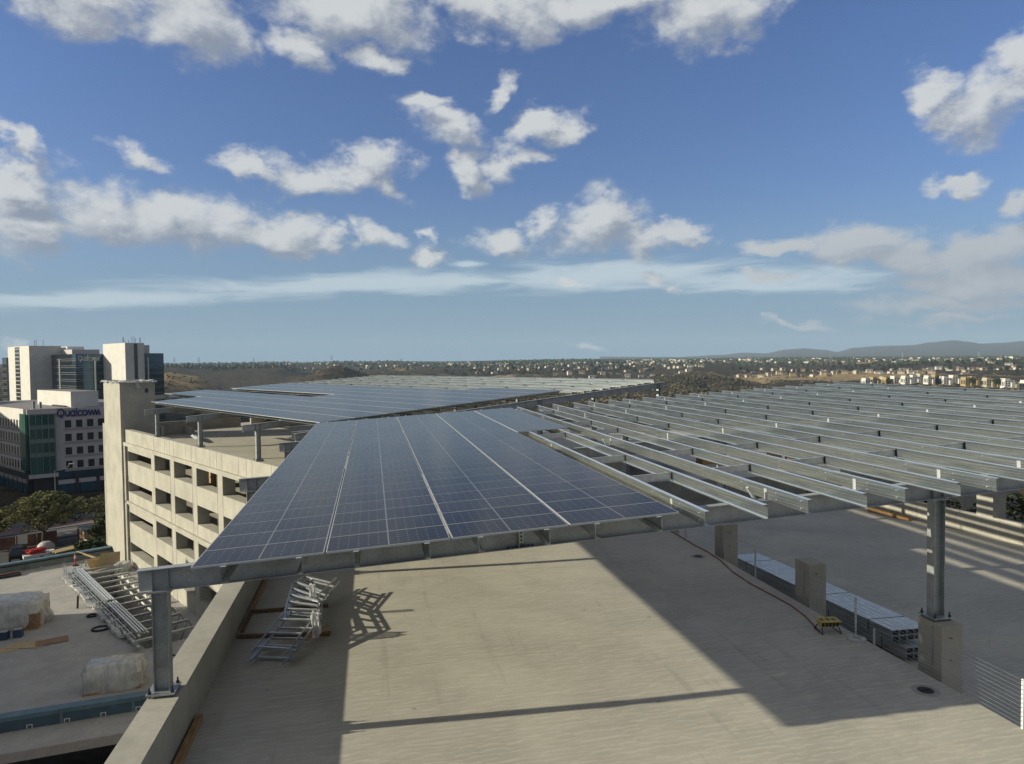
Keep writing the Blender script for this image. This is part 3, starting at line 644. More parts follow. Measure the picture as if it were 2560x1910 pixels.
timber((-1.9,19.6,z0+.1),(-1.35,20.4,z0+.1),.09,.09,'short pale timber propped against the steel frames','pine_timber')
timber((-3.72,12.2,z0+.02),(-3.74,15.95,z0+.02),.12,.13,'worn timber at the foot of the parapet, nearest the camera','pine_timber')
timber((-3.74,22.6,z0),(-3.74,26.3,z0),.1,.1,'timber along the parapet foot just behind the steel frames','pine_timber')
timber((-3.72,20.9,z0),(-3.72,22.3,z0),.09,.09,'dark timber offcut along the parapet beside the frames')
# bundles of purlins lying on the ramp
def bundle(x,y,z,L,cols_,rows,label,cw=.245,ch=.165):
    b=empty('purlin_bundle',label,'steel bundle',(x,y,z),0)
    b.rotation_euler=(-.045,0,R_(-1.2))
    mb=MB()
    for i in range(cols_):
        for j in range(rows):
            a,c=i*cw,j*ch; prof=[(a,c),(a+cw-.01,c),(a+cw-.01,c+ch-.008),(a,c+ch-.008)]
            t=.012
            mb.box(a,a+cw-.008,0,L,c+ch-t-.004,c+ch-.004,'bright_zinc'); mb.box(a,a+t,0,L,c,c+ch-t-.004,'galvanised'); mb.box(a+cw-.008-t,a+cw-.008,0,L,c,c+ch-t-.004,'galvanised'); mb.box(a+t,a+cw-.008-t,.06,.07,c,c+ch-t-.004,'black_rubber')  # black plates near the open ends paint the shade of the hollow sections
    part('sections',mb,b)
    for y_ in (1.0,3.6,L-1.2):
        mb=MB(); mb.box(-.006,cols_*cw+.004,y_,y_+.03,rows*ch-.0035,rows*ch+.002,'dark_metal'); mb.box(-.008,-.0005,y_,y_+.03,0,rows*ch,'dark_metal'); part('strap',mb,b)
    return b
bz=rz(17.6)
bundle(14.55,17.62,bz+.56,9.6,5,2,'upper bundle of bright galvanised purlins on the shaded ramp')
bundle(14.85,17.42,bz+.10,9.9,5,2,'lower bundle of purlins underneath, on the shaded ramp')
for y_ in (18.6,22.4,26.2):
    timber((14.4,y_,rz(y_)+.05),(16.2,y_,rz(y_)+.05),.09,.09,f'timber spacer under the purlin bundles, {"near" if y_<20 else "middle" if y_<24 else "far"} one')
tm=timber((30.25,38.7,rz(38.7)+.14),(30.2,35.2,rz(35.2)+.14),.22,.22,'large pine beam against the foot of the striped side wall','pine_timber')
def on_y(x,y,Y): d=ray(x,y); return d*(Y/d.y)
mb=MB(); mb.bar(on_y(1868,1218,15.1),on_y(1886,1247,15.1),.09,.05,'bright_zinc'); single('loose_channel',mb,'short bright steel channel leaning on the front beam between two purlins','steel channel')
mb=MB(); mb.bar(on_y(1508,1098,26.1),on_y(1516,1112,26.1),.10,.05,'bright_zinc'); single('loose_channel',mb,'short bright steel channel leaning on the second beam between purlins','steel channel')
# loads seen through the purlins
def pallet(mb,w=1.2,d=1.0,h=.14):
    for i in range(6): mb.box(i*w/6+.01,(i+1)*w/6-.03,0,d,h-.022,h,'plywood')
    for j in (0,.45,.9):
        mb.box(0,w,j*d,j*d+.09,.02,h-.023,'pine_timber'); mb.box(0,w,j*d,j*d+.09,0,.019,'plywood')
    return mb
pz=-10.6
c=empty('carton_load','brown carton load on a pallet seen through the purlins','carton',(31.5,63.8,pz),R_(10))
mb=MB(); pallet(mb,2.2,1.2,.15); part('pallet',mb,c); mb=MB(); mb.box(.05,2.15,.05,1.15,.152,1.1,'orange_carton'); part('carton',mb,c)
for i in range(5):
    p=empty('pallet_stack',['leftmost','second from left','middle','second from right','rightmost'][i]+' stack in the row of empty wooden pallets seen between purlins','pallets',(38.5+i*1.45,63.5-.9*i,pz),R_(-14),'empty pallet stacks')
    for k in range(7): part('pallet',pallet(MB()),p,(0,0,k*.145))
    pass
mb=MB(); random.seed(8)
for k in range(40): a=Vector((17+random.uniform(0,2.5),53+random.uniform(0,2.5),-10.6+random.uniform(.1,1.2))); mb.bar(a,a+Vector((random.uniform(-1,1),random.uniform(-1,1),random.uniform(-.3,.3))),.07,.07,random.choice(['dark_metal','dark_timber','dark_metal']))
single('scrap_pile',mb,'dark tangle of scrap beyond the low white wall','scrap')
# things on the roof of the angled wing
mb=MB(); random.seed(2)
for k in range(7):
    a=w2(32.0-.25*k,5.2,DECK+.25+.05*(k%3)); mb.tube(a,a+u2*0+Vector((2.2,-6.3,0)).normalized()*4.2,.06,'bright_zinc',7)
single('pipe_pile',mb,'pile of bright metal pipes lying behind the first columns of the angled wing','pipes')
mb=MB()
for k in range(3): mb.bar(w2(38.0,15.5,DECK+.25+.33*k),w2(38.0,19.5,DECK+.25+.33*k),.3,.18,'pipe_rust')
single('rust_beam_stack',mb,'dark rusty beams stacked against the rear parapet','beams')
random.seed(5)
for i,(s,t) in enumerate(((19.2,2.9),(22.8,3.3),(7.2,3.4))):
    c=empty('crate',['yellow timber crate in the second square opening of the top storey','yellow timber crate in the first square opening of the top storey','brown shaggy crate in the opening beside the near beam'][i],'crate',w2(s,t,DECK-3.07),RZ2)
    mb=MB(); mb.box(0,1.1,0,1.3,.12,1.45,'plywood'); part('box',mb,c)
    mb=MB()
    for a in (0,1.2): mb.box(-.03,0,a,a+.1,.12,1.45,'pine_timber')
    for z in (.12,.7,1.35): mb.box(-.031,-.001,.1,1.2,z,z+.1,'pine_timber')
    mb.box(0,1.1,.0,.12,0,.119,'pine_timber'); mb.box(0,1.1,1.1,1.22,0,.119,'pine_timber'); part('frame',mb,c)
    mb=crumple(MB(),(.55,.65,1.46),1.0,1.1,.25,'poly_wrap',i+3,8,.6); part('cover',mb,c)
# ================================================================ lower building with the pale membrane roof
PB=empty('podium_building','low wide building with a pale membrane roof and blue edge strips below the parapet','building',(-20,55,-27))
def pp(n,mb,label=None): return part(n,mb,PB,(20,-55,27),0,label)
def pxy(s,t): q=w2(s,t,0); return (q.x,q.y)
nl=lambda x:43.5+(x+20.6)*.163          # near edge line
hole=[pxy(11.2,-4.95),pxy(34.2,-4.95),pxy(34.2,-1.5),pxy(11.2,-1.5)]
out=[(-50,nl(-50)),(XO,nl(XO)),pxy(-1,-.02),pxy(35.5,-.02),pxy(35.5,-.4),pxy(40.5,-.4),pxy(40.5,-45)]
mb=MB()
def roof(mb,pts): mb.face([(x,y,POD) for x,y in pts],'pale_membrane')
roof(mb,[out[0],pxy(11.2,-4.95)and (hole[0][0],nl(hole[0][0])),hole[0],hole[1],pxy(40.5,-4.95),out[6]])
roof(mb,[(hole[0][0],nl(hole[0][0])),(XO,nl(XO)),out[2],pxy(11.2,-.02),hole[0]])
roof(mb,[hole[3],pxy(11.2,-.02),pxy(34.2,-.02),hole[2]])
roof(mb,[hole[1],hole[2],pxy(34.2,-.02),pxy(35.5,-.02),pxy(35.5,-.4),pxy(40.5,-.4),pxy(40.5,-4.95)])
pp('roof',mb,'pale grey membrane roof, near half in shade')
mb=MB(); mb.M=Matrix.Translation(P2)@Matrix.Rotation(RZ2,4,'Z')
mb.box(-5.25,-4.95,11.2,34.2,-24.5,POD-.001,'grey_concrete'); mb.box(-1.5,-1.2,11.2,34.2,-24.5,POD-.001,'white_wall'); mb.box(-4.95,-1.5,34.2,34.5,-24.5,POD-.001,'grey_concrete'); mb.box(-4.95,-1.5,10.9,11.2,-24.5,POD-.001,'grey_concrete')
mb.box(-5,-1.4,11,34.4,-24.8,-24.5,'grey_concrete'); pp('light_well',mb,'sunken light well beside the garage facade')
mb=MB(); M9=Matrix.Translation((-20.6,43.5,0))@Matrix.Rotation(math.atan(.163),4,'Z'); mb.M=M9
mb.box(-32,16.3,-.5,.05,POD,-19.45,'dark_blue_membrane'); mb.box(-32,16.3,-.56,.1,-19.449,-19.36,'blue_membrane'); 
mb.box(-32,16.3,-.515,-.501,-19.62,-19.451,'blue_membrane')
for k in range(12): mb.box(-31+k*3.6+1.6,-31+k*3.6+1.75,-.53,-.516,POD,-19.45,'blue_membrane')
for k in range(26): 
    x=-31+k*1.8; mb.box(x,x+.03,-.52,-.501,POD,POD+.22,'white_paint'); mb.box(x+.25,x+.28,-.52,-.501,POD,POD+.22,'white_paint'); mb.box(x+.03,x+.25,-.52,-.501,POD+.19,POD+.22,'white_paint')
pp('near_parapet',mb,'blue membrane parapet strip nearest the camera')
mb=MB(); mb.M=M9; mb.box(-32,16.3,-3.0,-.0,POD-.45,POD-.02,'pale_membrane'); mb.box(-32,16.3,-3.12,-3.001,POD-.5,POD+.03,'grey_band'); pp('ledge',mb,'pale canopy ledge below the blue strip')
mb=MB(); mb.M=M9
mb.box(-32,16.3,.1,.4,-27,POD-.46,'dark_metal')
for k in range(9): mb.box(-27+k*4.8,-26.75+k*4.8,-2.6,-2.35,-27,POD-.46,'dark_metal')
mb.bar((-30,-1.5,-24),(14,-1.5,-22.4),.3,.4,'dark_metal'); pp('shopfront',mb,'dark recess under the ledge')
mb=MB(); mb.M=Matrix.Translation(P2)@Matrix.Rotation(RZ2,4,'Z')
mb.box(-48,-.36,40.5,41.0,-27,-19.42,'grey_green_membrane'); mb.box(-48,-.36,40.42,41.08,-19.419,-19.3,'blue_membrane'); mb.box(-48,-.36,40.47,40.499,-19.62,-19.5,'black_rubber')
for k in range(9):
    x=-2.5-k*5.6; mb.box(x,x+.05,40.46,40.4985,POD,-19.63,'blue_membrane'); mb.box(x+.3,x+.35,40.46,40.4985,POD,-19.63,'blue_membrane')
for k in range(24): x=-3-k*1.9; mb.box(x,x+.3,40.485,40.4995,POD,POD+.05,'white_paint')
pp('far_parapet',mb,'grey-green far parapet with a blue top edge')
# skylight frame over the light well
TR=empty('skylight_frame','open frame of parallel steel joists over the light well beside the facade','steel frame',w2(22,-3.5,POD),RZ2)
def tp(n,mb,label=None): return part(n,mb,TR,(3.5,-22,-POD),0,label)
for k in range(13):
    s=11.6+k*1.86; mb=MB(); mb.box(-5.6,-1.3,s,s+.08,POD+.42,POD+.58,'galvanised'); mb.box(-5.6,-1.3,s,s+.16,POD+.581,POD+.60,'bright_zinc')
    for j in range(9): mb.box(-5.2+j*.45,-5.16+j*.45,s+.02,s+.06,POD+.601,POD+.70,'bright_zinc')
    tp('joist',mb)
    if k%1==0:
        mb=MB(); mb.bar((-1.3,s+.04,POD+.5),(-.85,s+.04,POD-.5),.06,.1,'galvanised'); mb.bar((-1.3,s+.04,POD+.5),(-2.2,s+.04,POD-1.6),.05,.08,'galvanised'); tp('strut',mb)
mb=MB(); mb.box(-5.55,-5.35,10.8,35.6,POD+.25,POD+.40,'galvanised')
for k in range(13): mb.box(-5.62,-5.5,11.2+k*1.95,11.32+k*1.95,POD,POD+.25,'galvanised')
tp('edge_beam',mb)
mb=MB(); mb.bar((-5.62,10.9,POD+1.05),(-5.62,35.6,POD+1.05),.05,.05,'galvanised'); mb.bar((-5.62,10.9,POD+.75),(-5.62,35.6,POD+.75),.03,.03,'galvanised')
for k in range(22): mb.box(-5.64,-5.6,10.9+k*1.17,10.94+k*1.17,POD+.4,POD+1.05,'galvanised')
mb.bar((-5.62,35.6,POD+1.05),(-1.2,35.6,POD+1.05),.05,.05,'galvanised')
for k in range(4): mb.box(-5.6+k*1.45,-5.56+k*1.45,35.58,35.62,POD,POD+1.05,'galvanised')
tp('handrail',mb)
random.seed(3)
for i,(a,c,n,l) in enumerate(((21.5,34.6,4,'long steel channels stacked on the joists, farther pile'),(12.2,22.0,4,'long steel channels stacked on the joists, nearer pile'))):
    mb=MB(); mb.M=Matrix.Rotation(RZ2,4,'Z')
    for j in range(n): mb.box(-5.15+j*.2,-4.98+j*.2,a-22+random.uniform(-.3,.3),c-22+random.uniform(-.5,.5),.605+.0*j,.72+.05*(j%2),'galvanised'); mb.box(-5.1+j*.2,-5.0+j*.2,a-21.5,c-22.6,.775,.84,'bright_zinc')
    o=single('channel_stack',mb,l,'steel',w2(22,0,POD))
mb=MB(); random.seed(6); mb.M=Matrix.Rotation(RZ2,4,'Z')
pr=None
for k in range(30):
    s=14+k*.72; x=-5.75+random.uniform(-.12,.12); z=random.uniform(.12,.35); q=(x,s-22,z)
    if pr: mb.bar(pr,q,random.uniform(.2,.5),random.uniform(.08,.3),'poly_wrap')
    pr=q
single('plastic_sheet',mb,'torn white plastic sheet trailing along the foot of the handrail','plastic sheet',w2(22,0,POD))
for i,(s,t,w,d,h,m,l) in enumerate(((17.8,-3.9,1.7,1.2,.6,'white_paint','white insulation boards stacked in the light well under the joists'),(15.0,-3.8,2.0,1.6,.8,'pale_membrane','flat pale boards stacked at the near end of the light well'),(22.5,-3.6,1.0,1.0,1.0,'blue_box','blue drum box on the floor of the light well'))):
    mb=MB()
    for k in range(4): mb.box(-w/2+.03*k,w/2-.02*k,-d/2,d/2,k*h/4+.005,(k+1)*h/4-.01,m)
    single('stacked_boards' if i<2 else 'storage_box',mb,l,'boards' if i<2 else 'box',w2(s,t,-24.5),RZ2)
# delineator posts
for i,(x,y) in enumerate(((-29.46,77.61),(-26.54,76.65))):
    p=empty('delineator_post',['red delineator post left of the other, by the far parapet','red delineator post in front of the leaning plywood'][i],'bollard',(x,y,POD))
    mb=MB(); mb.lathe([(.32,0),(.30,.06),(.1,.1)],'black_rubber',10); part('base',mb,p)
    mb=MB(); mb.lathe([(.09,.1),(.075,1.05),(.05,1.12),(.075,1.2),(0.0,1.22)],'red_plastic',12); mb.lathe([(.088,.75),(.084,.86)],'white_paint',12); mb.lathe([(.086,.93),(.082,1.03)],'white_paint',12); part('tube',mb,p)
# plywood leaning by the tower
for i,(s,t,rx,rzz,w,h) in enumerate(((35.3,-2.6,62,25,1.9,1.3),(35.0,-1.8,50,-20,1.7,1.4),(34.6,-2.9,35,60,1.2,.9))):
    mb=MB(); mb.box(-w/2,w/2,-.02,.0,0,h,'plywood'); 
    single('plywood_sheet',mb,['largest plywood sheet leaning near the foot of the stair tower','plywood sheet leaning against the stair tower behind the others','small plywood offcut lying in front of the leaning sheets'][i],'plywood',w2(s,t,POD+.05+.15*i),0,rot=(R_(-rx+30),0,RZ2+R_(rzz)))
for i in range(2):
    mb=MB(); a=w2(38.4-.4*i,-4.0+.5*i,POD+1.5-.3*i); mb.bar(a,w2(35.0,-1.6+.2*i,POD+.55-.3*i),.06,.1,'plywood'); single('guard_rail',mb,['upper yellow timber guard rail sloping towards the stair tower','lower yellow timber guard rail sloping towards the stair tower'][i],'timber rail')
mb=crumple(MB(),tuple(w2(33.6,-1.0,POD)),1.3,1.6,.8,'poly_wrap',9,9,.6); single('plastic_heap',mb,'white plastic heap at the foot of the stair tower','plastic')
# wrapped loads
def wrapped(x,y,w,d,h,rz_,seed,label):
    c=empty('wrapped_load',label,'wrapped pallet',(x,y,POD),rz_); random.seed(seed)
    mb=MB(); mb.box(-w/2,w/2,-d/2,d/2,0,.12,'pine_timber'); part('pallet',mb,c)
    n=max(2,int(w/1.1))
    for i in range(n):
        a=-w/2+i*w/n; mb=MB(); hh=h*random.uniform(.8,1)
        mb.box(a+.04,a+w/n-.04,-d/2+.05,d/2-.05,.13,hh*.62,'pale_membrane' if seed!=2 else 'osb_brown'); mb.box(a+.07,a+w/n-.02,-d/2+.1,d/2-.12,hh*.62+.01,hh,'white_wall'); part('carton',mb,c)
    mb=crumple(MB(),(0,0,.02),w*1.06,d*1.08,h*1.03,'poly_wrap',seed,40,.13); o=smooth(part('wrap',mb,c,label='creased translucent plastic wrap')); return c
wrapped(-16.15,47.75,3.2,1.7,1.62,R_(9),1,'white plastic-wrapped pallets standing beside the near blue strip')
wrapped(-28.3,60.8,5.6,3.2,2.0,R_(6),2,'large plastic-wrapped load with blue boxes, left edge of the podium roof')
for i,(x,y) in enumerate(((-26.9,57.9),(-26.1,58.2),(-27.6,57.6))):
    mb=MB(); mb.box(-.28,.28,-.25,.25,0,.6,'blue_box',top='pale_membrane'); single('blue_carton',mb,['blue carton nearest the plywood','blue carton right beside the wrapped load','blue carton at the picture edge'][i],'carton',(x,y,POD),R_(12*i-8))
random.seed(12)
for i,(x,y,w,d,r,m) in enumerate(((-26.2,55.7,2.4,1.2,14,'plywood'),(-24.6,56.3,2.4,1.3,-8,'plywood'),(-23.2,56.6,2.0,1.2,22,'osb_brown'),(-27.4,55.3,1.6,1.2,30,'osb_brown'))):
    mb=MB(); mb.box(-w/2,w/2,-d/2,d/2,0,.018,m); single('plywood_board',mb,['pale plywood board lying flat, nearest of the four','pale plywood board lying flat beside the wrapped load','dark brown board lying flat, rightmost of the four','dark brown board lying flat, leftmost of the four'][i],'board',(x,y,POD+.004+.021*i),R_(r))
mb=MB(); mb.bar((0,0,0),(.06,0,1.05),.12,.12,'pipe_rust'); single('stub_post',mb,'short rusty stub post standing alone on the podium roof','post',(-24.2,63.9,POD))
mb=MB(); mb.bar((-.9,0,.15),(.9,.3,.15),.5,.3,'pipe_rust'); mb.bar((-.9,-.4,.1),(1.0,-.3,.1),.3,.2,'dark_metal'); single('membrane_roll',mb,'dark rolls of membrane lying by the far parapet','roll',(-34.4,75.2,POD),R_(28))
for i,(x,y,r) in enumerate(((-20.6,58.4,.55),(-22.3,61.6,.35))):
    mb=MB()
    for k in range(4):
        R0=r-.05*(k%2); pts=[(R0*math.cos(a*.45+k)*1.1,R0*math.sin(a*.45+k),.03+.03*k) for a in range(15)]; mb.path(pts,.03,'black_rubber',5)
    mb.path([(r,0,.03),(r+.7,.5,.03),(r+1.0,1.4,.1),(r+1.1,1.7,.5)],.03,'black_rubber',5)
    single('hose_coil',mb,['coiled black hose on the podium roof, the nearer coil','small tangle of black cable, the farther coil'][i],'hose',(x,y,POD))
mb=MB(); mb.lathe([(.0,.0),(.5,.02),(.55,.1),(.3,.2),(0,.22)],'lid_white',14); single('roof_dome',mb,'oval white roof dome near the red posts','roof dome',(-28.6,78.9,POD+.01),0,rot=None)
for i,(x,y) in enumerate(((-28.3,77.0),(-27.4,74.3))):
    mb=MB(); mb.lathe([(.14,0),(.09,.05),(.09,.5),(.0,.52)],'galvanised',8); single('roof_vent',mb,['thin grey vent pipe between the red posts','thin grey vent pipe behind the first joist'][i],'vent pipe',(x,y,POD))
# ================================================================ terrain
XS=[-400,0,400,500,563,700,760,800,833,940,1140,1400,1600,1750,1900,2100,2350,2560,3000]
TB={ # horizontal distance : picture height of the land at each column
900:[985,985,985,990,990,995,990,985,985,980,975,985,985,975,985,975,975,975,975],
1200:[970,975,931,943,966,985,975,960,960,960,955,955,958,950,962,958,958,965,965],
1500:[960,960,945,960,975,970,945,925,917,930,948,945,945,935,950,950,945,950,950],
1800:[935,940,955,965,965,955,945,930,925,935,935,938,938,925,933,933,930,930,930],
2300:[922,922,922,922,922,921,935,935,932,925,922,920,920,912,916,916,912,908,908],
3200:[918,917,917,916,915,914,914,913,912,912,912,908,906,904,902,901,902,897,895],
5000:[912,912,910,909,908,906,907,905.5,904,903.5,906,899,899,897.5,896,895,894,892,890],
9000:[911,910,909,908,908,907,906,906,905,904,903,898,896,895,893,891,889,888,886]}
AZS=[azel(x,900)[0] for x in XS]
RS=sorted(TB)
def lerp_tab(xs,ys,x):
    if x<=xs[0]: return ys[0]
    for i in range(len(xs)-1):
        if x<=xs[i+1]:
            t=(x-xs[i])/(xs[i+1]-xs[i]); t=t*t*(3-2*t); return ys[i]*(1-t)+ys[i+1]*t
    return ys[-1]
ZT={}
for r in RS: ZT[r]=[at_d(x,y,r).z for x,y in zip(XS,TB[r])]
def near_z(x,y):
    s=(Vector((x,y,0))-P2).dot(u2)
    if x<5: z=STREET-max(0,min(1,(s-88)/62))*8.5
    else: z=STREET-1-max(0,min(1,(math.hypot(x,y)-120)/200))*16
    return z
def hgt(x,y):
    r=math.hypot(x,y); az=math.atan2(x,y)
    a=max(AZS[0],min(AZS[-1],az)) if y>0 else (AZS[0] if x<0 else AZS[-1])
    def zr(k): return lerp_tab(AZS,ZT[k],a)
    if r<=220: z=near_z(x,y)
    elif r<900:
        t=(r-220)/680; k=220/r; z=near_z(x*k,y*k)*(1-t)+zr(900)*t
    elif r>=9000: z=zr(9000)*r/9000
    else:
        for i in range(len(RS)-1):
            if r<=RS[i+1]: break
        t=(r-RS[i])/(RS[i+1]-RS[i]); t=t*t*(3-2*t) if r<3200 else t; z=zr(RS[i])*(1-t)+zr(RS[i+1])*t
    if r>260:
        am=min(1,(r-260)/600)*min(9,r*.004)
        z+=am*(noise.fractal(Vector((x*.006,y*.006,3)),1.0,2.1,4))*(.35 if r>3000 else 1)
        if 700<r<2300: z-=min(1,(r-700)/300)*min(1,(2300-r)/400)*11*max(0,1-abs(noise.noise(Vector((x*.0042,y*.0042,7))))*5)
    return z
def terrain():
    az0,az1=R_(-36),R_(56); na=230; rr=[0.0]; r=40
    while r<11000: rr.append(r); r*=1.042
    rr+= [11000,14000]
    V=[];Fc=[]
    angs=[az0+(az1-az0)*i/na for i in range(na+1)]+[az1+(2*math.pi-(az1-az0))*i/40 for i in range(1,40)]
    n=len(angs)
    for r in rr[1:]:
        for a in angs:
            x,y=r*math.sin(a),r*math.cos(a); V.append((x,y,hgt(x,y)))
    V.append((0,0,STREET)); c=len(V)-1
    for i in range(n): Fc.append((c,(i+1)%n,i))
    for k in range(len(rr)-2):
        for i in range(n): j=(i+1)%n; Fc.append((k*n+i,k*n+j,(k+1)*n+j,(k+1)*n+i))
    me=bpy.data.meshes.new('ground'); me.from_pydata(V,[],Fc)
    m=bpy.data.materials.new('hillside'); m.use_nodes=True; nt=m.node_tree; p=nt.nodes['Principled BSDF']
    g=N(nt,'ShaderNodeNewGeometry'); P=g.outputs['Position']
    n1=N(nt,'ShaderNodeTexNoise',i_Scale=.006,i_Detail=9.0,i_Roughness=.62); LK(nt,P,n1.inputs['Vector'])
    n2=N(nt,'ShaderNodeTexNoise',i_Scale=.05,i_Detail=8.0,i_Roughness=.7); LK(nt,P,n2.inputs['Vector'])
    n3=N(nt,'ShaderNodeTexNoise',i_Scale=.35,i_Detail=6.0,i_Roughness=.7); LK(nt,P,n3.inputs['Vector'])
    at=N(nt,'ShaderNodeAttribute',attribute_name='dry')
    scr=mixc(nt,mrange(nt,n2.outputs[0],.38,.62),(.018,.019,.011),(.085,.058,.036))
    dry=mixc(nt,mrange(nt,n2.outputs[0],.35,.7),(.27,.195,.10),(.42,.31,.165))
    f=mth(nt,'ADD',at.outputs['Fac'],mth(nt,'MULTIPLY',mth(nt,'SUBTRACT',n1.outputs[0],.55),2.2),clamp=True)
    f=mrange(nt,mth(nt,'ADD',f,mth(nt,'MULTIPLY',mth(nt,'SUBTRACT',n2.outputs[0],.5),.9)),.25,.75)
    c=mixc(nt,f,scr,dry); c=mixc(nt,mrange(nt,n3.outputs[0],.5,.66,0,.65),c,(.028,.032,.018))
    LK(nt,c,p.inputs['Base Color']); p.inputs['Roughness'].default_value=.95; p.inputs['Specular IOR Level'].default_value=.1
    b=N(nt,'ShaderNodeBump',i_Strength=.7,i_Distance=2.5); LK(nt,n2.outputs[0],b.inputs['Height']); LK(nt,b.outputs[0],p.inputs['Normal'])
    me.materials.append(m); MAT['hillside']=m
    at=me.attributes.new('dry','FLOAT','POINT'); vals=[]
    for v in V:
        x,y,_=v; r=math.hypot(x,y); az=math.atan2(x,y); d=.18
        def blob(X,R,wx,wr,s):
            a=azel(X,900)[0]; q=((az-a)/wx)**2+(math.log(max(r,1)/R)/wr)**2; return s*math.exp(-q)
        d+=blob(470,1180,.06,.13,1.3)+blob(800,1450,.03,.06,.45)+blob(2010,1600,.10,.085,1.7)+blob(1540,1250,.08,.07,.7)+blob(2200,1650,.12,.06,.5)+blob(1130,1700,.08,.05,.9)+blob(2130,2700,.06,.05,.7)+blob(1000,2500,.03,.06,.5)
        d-=blob(620,1900,.09,.3,.3)+blob(1780,1250,.05,.25,.3)+blob(560,2600,.12,.12,.3)
        vals.append(max(0,min(1,d)))
    at.data.foreach_set('value',vals)
    o=bpy.data.objects.new('ground',me); COL.objects.link(o); o['kind']='structure'; smooth(o); return o
terrain()
def mountains():
    CR=[(1500,893),(1700,891),(1800,888),(1862,883.5),(1913,885),(1965,875),(2013,871.5),(2060,875),(2092,880),(2136,870),(2195,864.6),(2280,863),(2330,857),(2383,851.6),(2420,855),(2452,859.5),(2500,857),(2560,852.6),(2700,850),(3000,862)]
    V=[];Fc=[];na=260
    a0,a1=azel(1500,890)[0],azel(3000,890)[0]; xs=[azel(x,890)[0] for x,_ in CR]; zs=[at_d(x,y,13000).z for x,y in CR]
    for k in range(16):
        t=k/15; r=8200+4800*t if k<15 else 15000
        for i in range(na+1):
            a=a0+(a1-a0)*i/na; z=lerp_tab(xs,zs,a); x,y=r*math.sin(a),r*math.cos(a)
            base=-60
            prof=math.sin(min(1,t)*math.pi/2)**1.6 if k<15 else .3
            z=base+(z-base)*prof+ (60*noise.fractal(Vector((x*.0007,y*.0007,0)),1,2.1,5))*prof*(1-.7*prof)
            V.append((x,y,z))
    for k in range(15):
        for i in range(na): q=k*(na+1)+i; Fc.append((q,q+1,q+na+2,q+na+1))
    me=bpy.data.meshes.new('hills'); me.from_pydata(V,[],Fc); me.materials.append(MAT['hillside']); o=bpy.data.objects.new('hills',me); COL.objects.link(o); o['kind']='structure'; smooth(o)
mountains()
# ================================================================ street
def wq(pts): return [tuple(w2(s,t,0)[:2]) for s,t in pts]
def band(name,s0,s1,t0,t1,dz,m,st=2):
    mb=MB(); n=14; m_=max(2,int(abs(s1-s0)/3)+1)
    g=[[w2(s0+(s1-s0)*i/m_,t0+(t1-t0)*j/n,0) for j in range(n+1)] for i in range(m_+1)]
    for i in range(m_):
        for j in range(n):
            q=[g[i][j],g[i][j+1],g[i+1][j+1],g[i+1][j]]
            mb.face([(p.x,p.y,near_z(p.x,p.y)+dz) for p in reversed(q)],m)
    return struct(name,mb)
band('yard',42,85,-60,8,.02,'asphalt'); band('pavement',85,88.2,-80,60,.14,'pavement'); band('road',88.2,104,-80,90,.03,'asphalt')
band('pavement',104,107,-80,60,.14,'pavement'); band('verge',107,135,-80,60,.06,'paver_red'); band('forecourt',120,150,-60,20,.08,'pavement')
mb=MB()
for k in range(12):
    p=w2(95.5,-60+k*9,0); q=w2(95.5,-56+k*9,0); mb.face([(p.x,p.y,near_z(p.x,p.y)+.045),(q.x,q.y,near_z(q.x,q.y)+.045),(q.x-.1,q.y+.15,near_z(q.x,q.y)+.045),(p.x-.1,p.y+.15,near_z(p.x,p.y)+.045)],'line_white')
struct('lane_markings',mb)
# ---- trees
def leaf_cloud(mb,blobs,n,size,m,seed,flat=.5):
    random.seed(seed); V=[];fs=[]; tot=sum(b[3]**2 for b in blobs)
    for (cx,cy,cz,r) in blobs:
        for _ in range(int(n*r*r/tot)):
            while True:
                d=Vector((random.uniform(-1,1),random.uniform(-1,1),random.uniform(-1,1)))
                if .1<d.length<1: break
            d=d.normalized()*(d.length**.45); p=Vector((cx,cy,cz))+Vector((d.x*r,d.y*r,d.z*r*.8))
            s=size*random.uniform(.6,1.4); a=Vector((random.uniform(-1,1),random.uniform(-1,1),random.uniform(-flat,flat))).normalized(); b=a.cross(Vector((random.uniform(-1,1),random.uniform(-1,1),1))).normalized()
            k=len(V); V+=[tuple(p-a*s),tuple(p+b*s*.5),tuple(p+a*s),tuple(p-b*s*.5)]; fs.append((k,k+1,k+2,k+3))
    mb.poly(V,fs,m); return mb
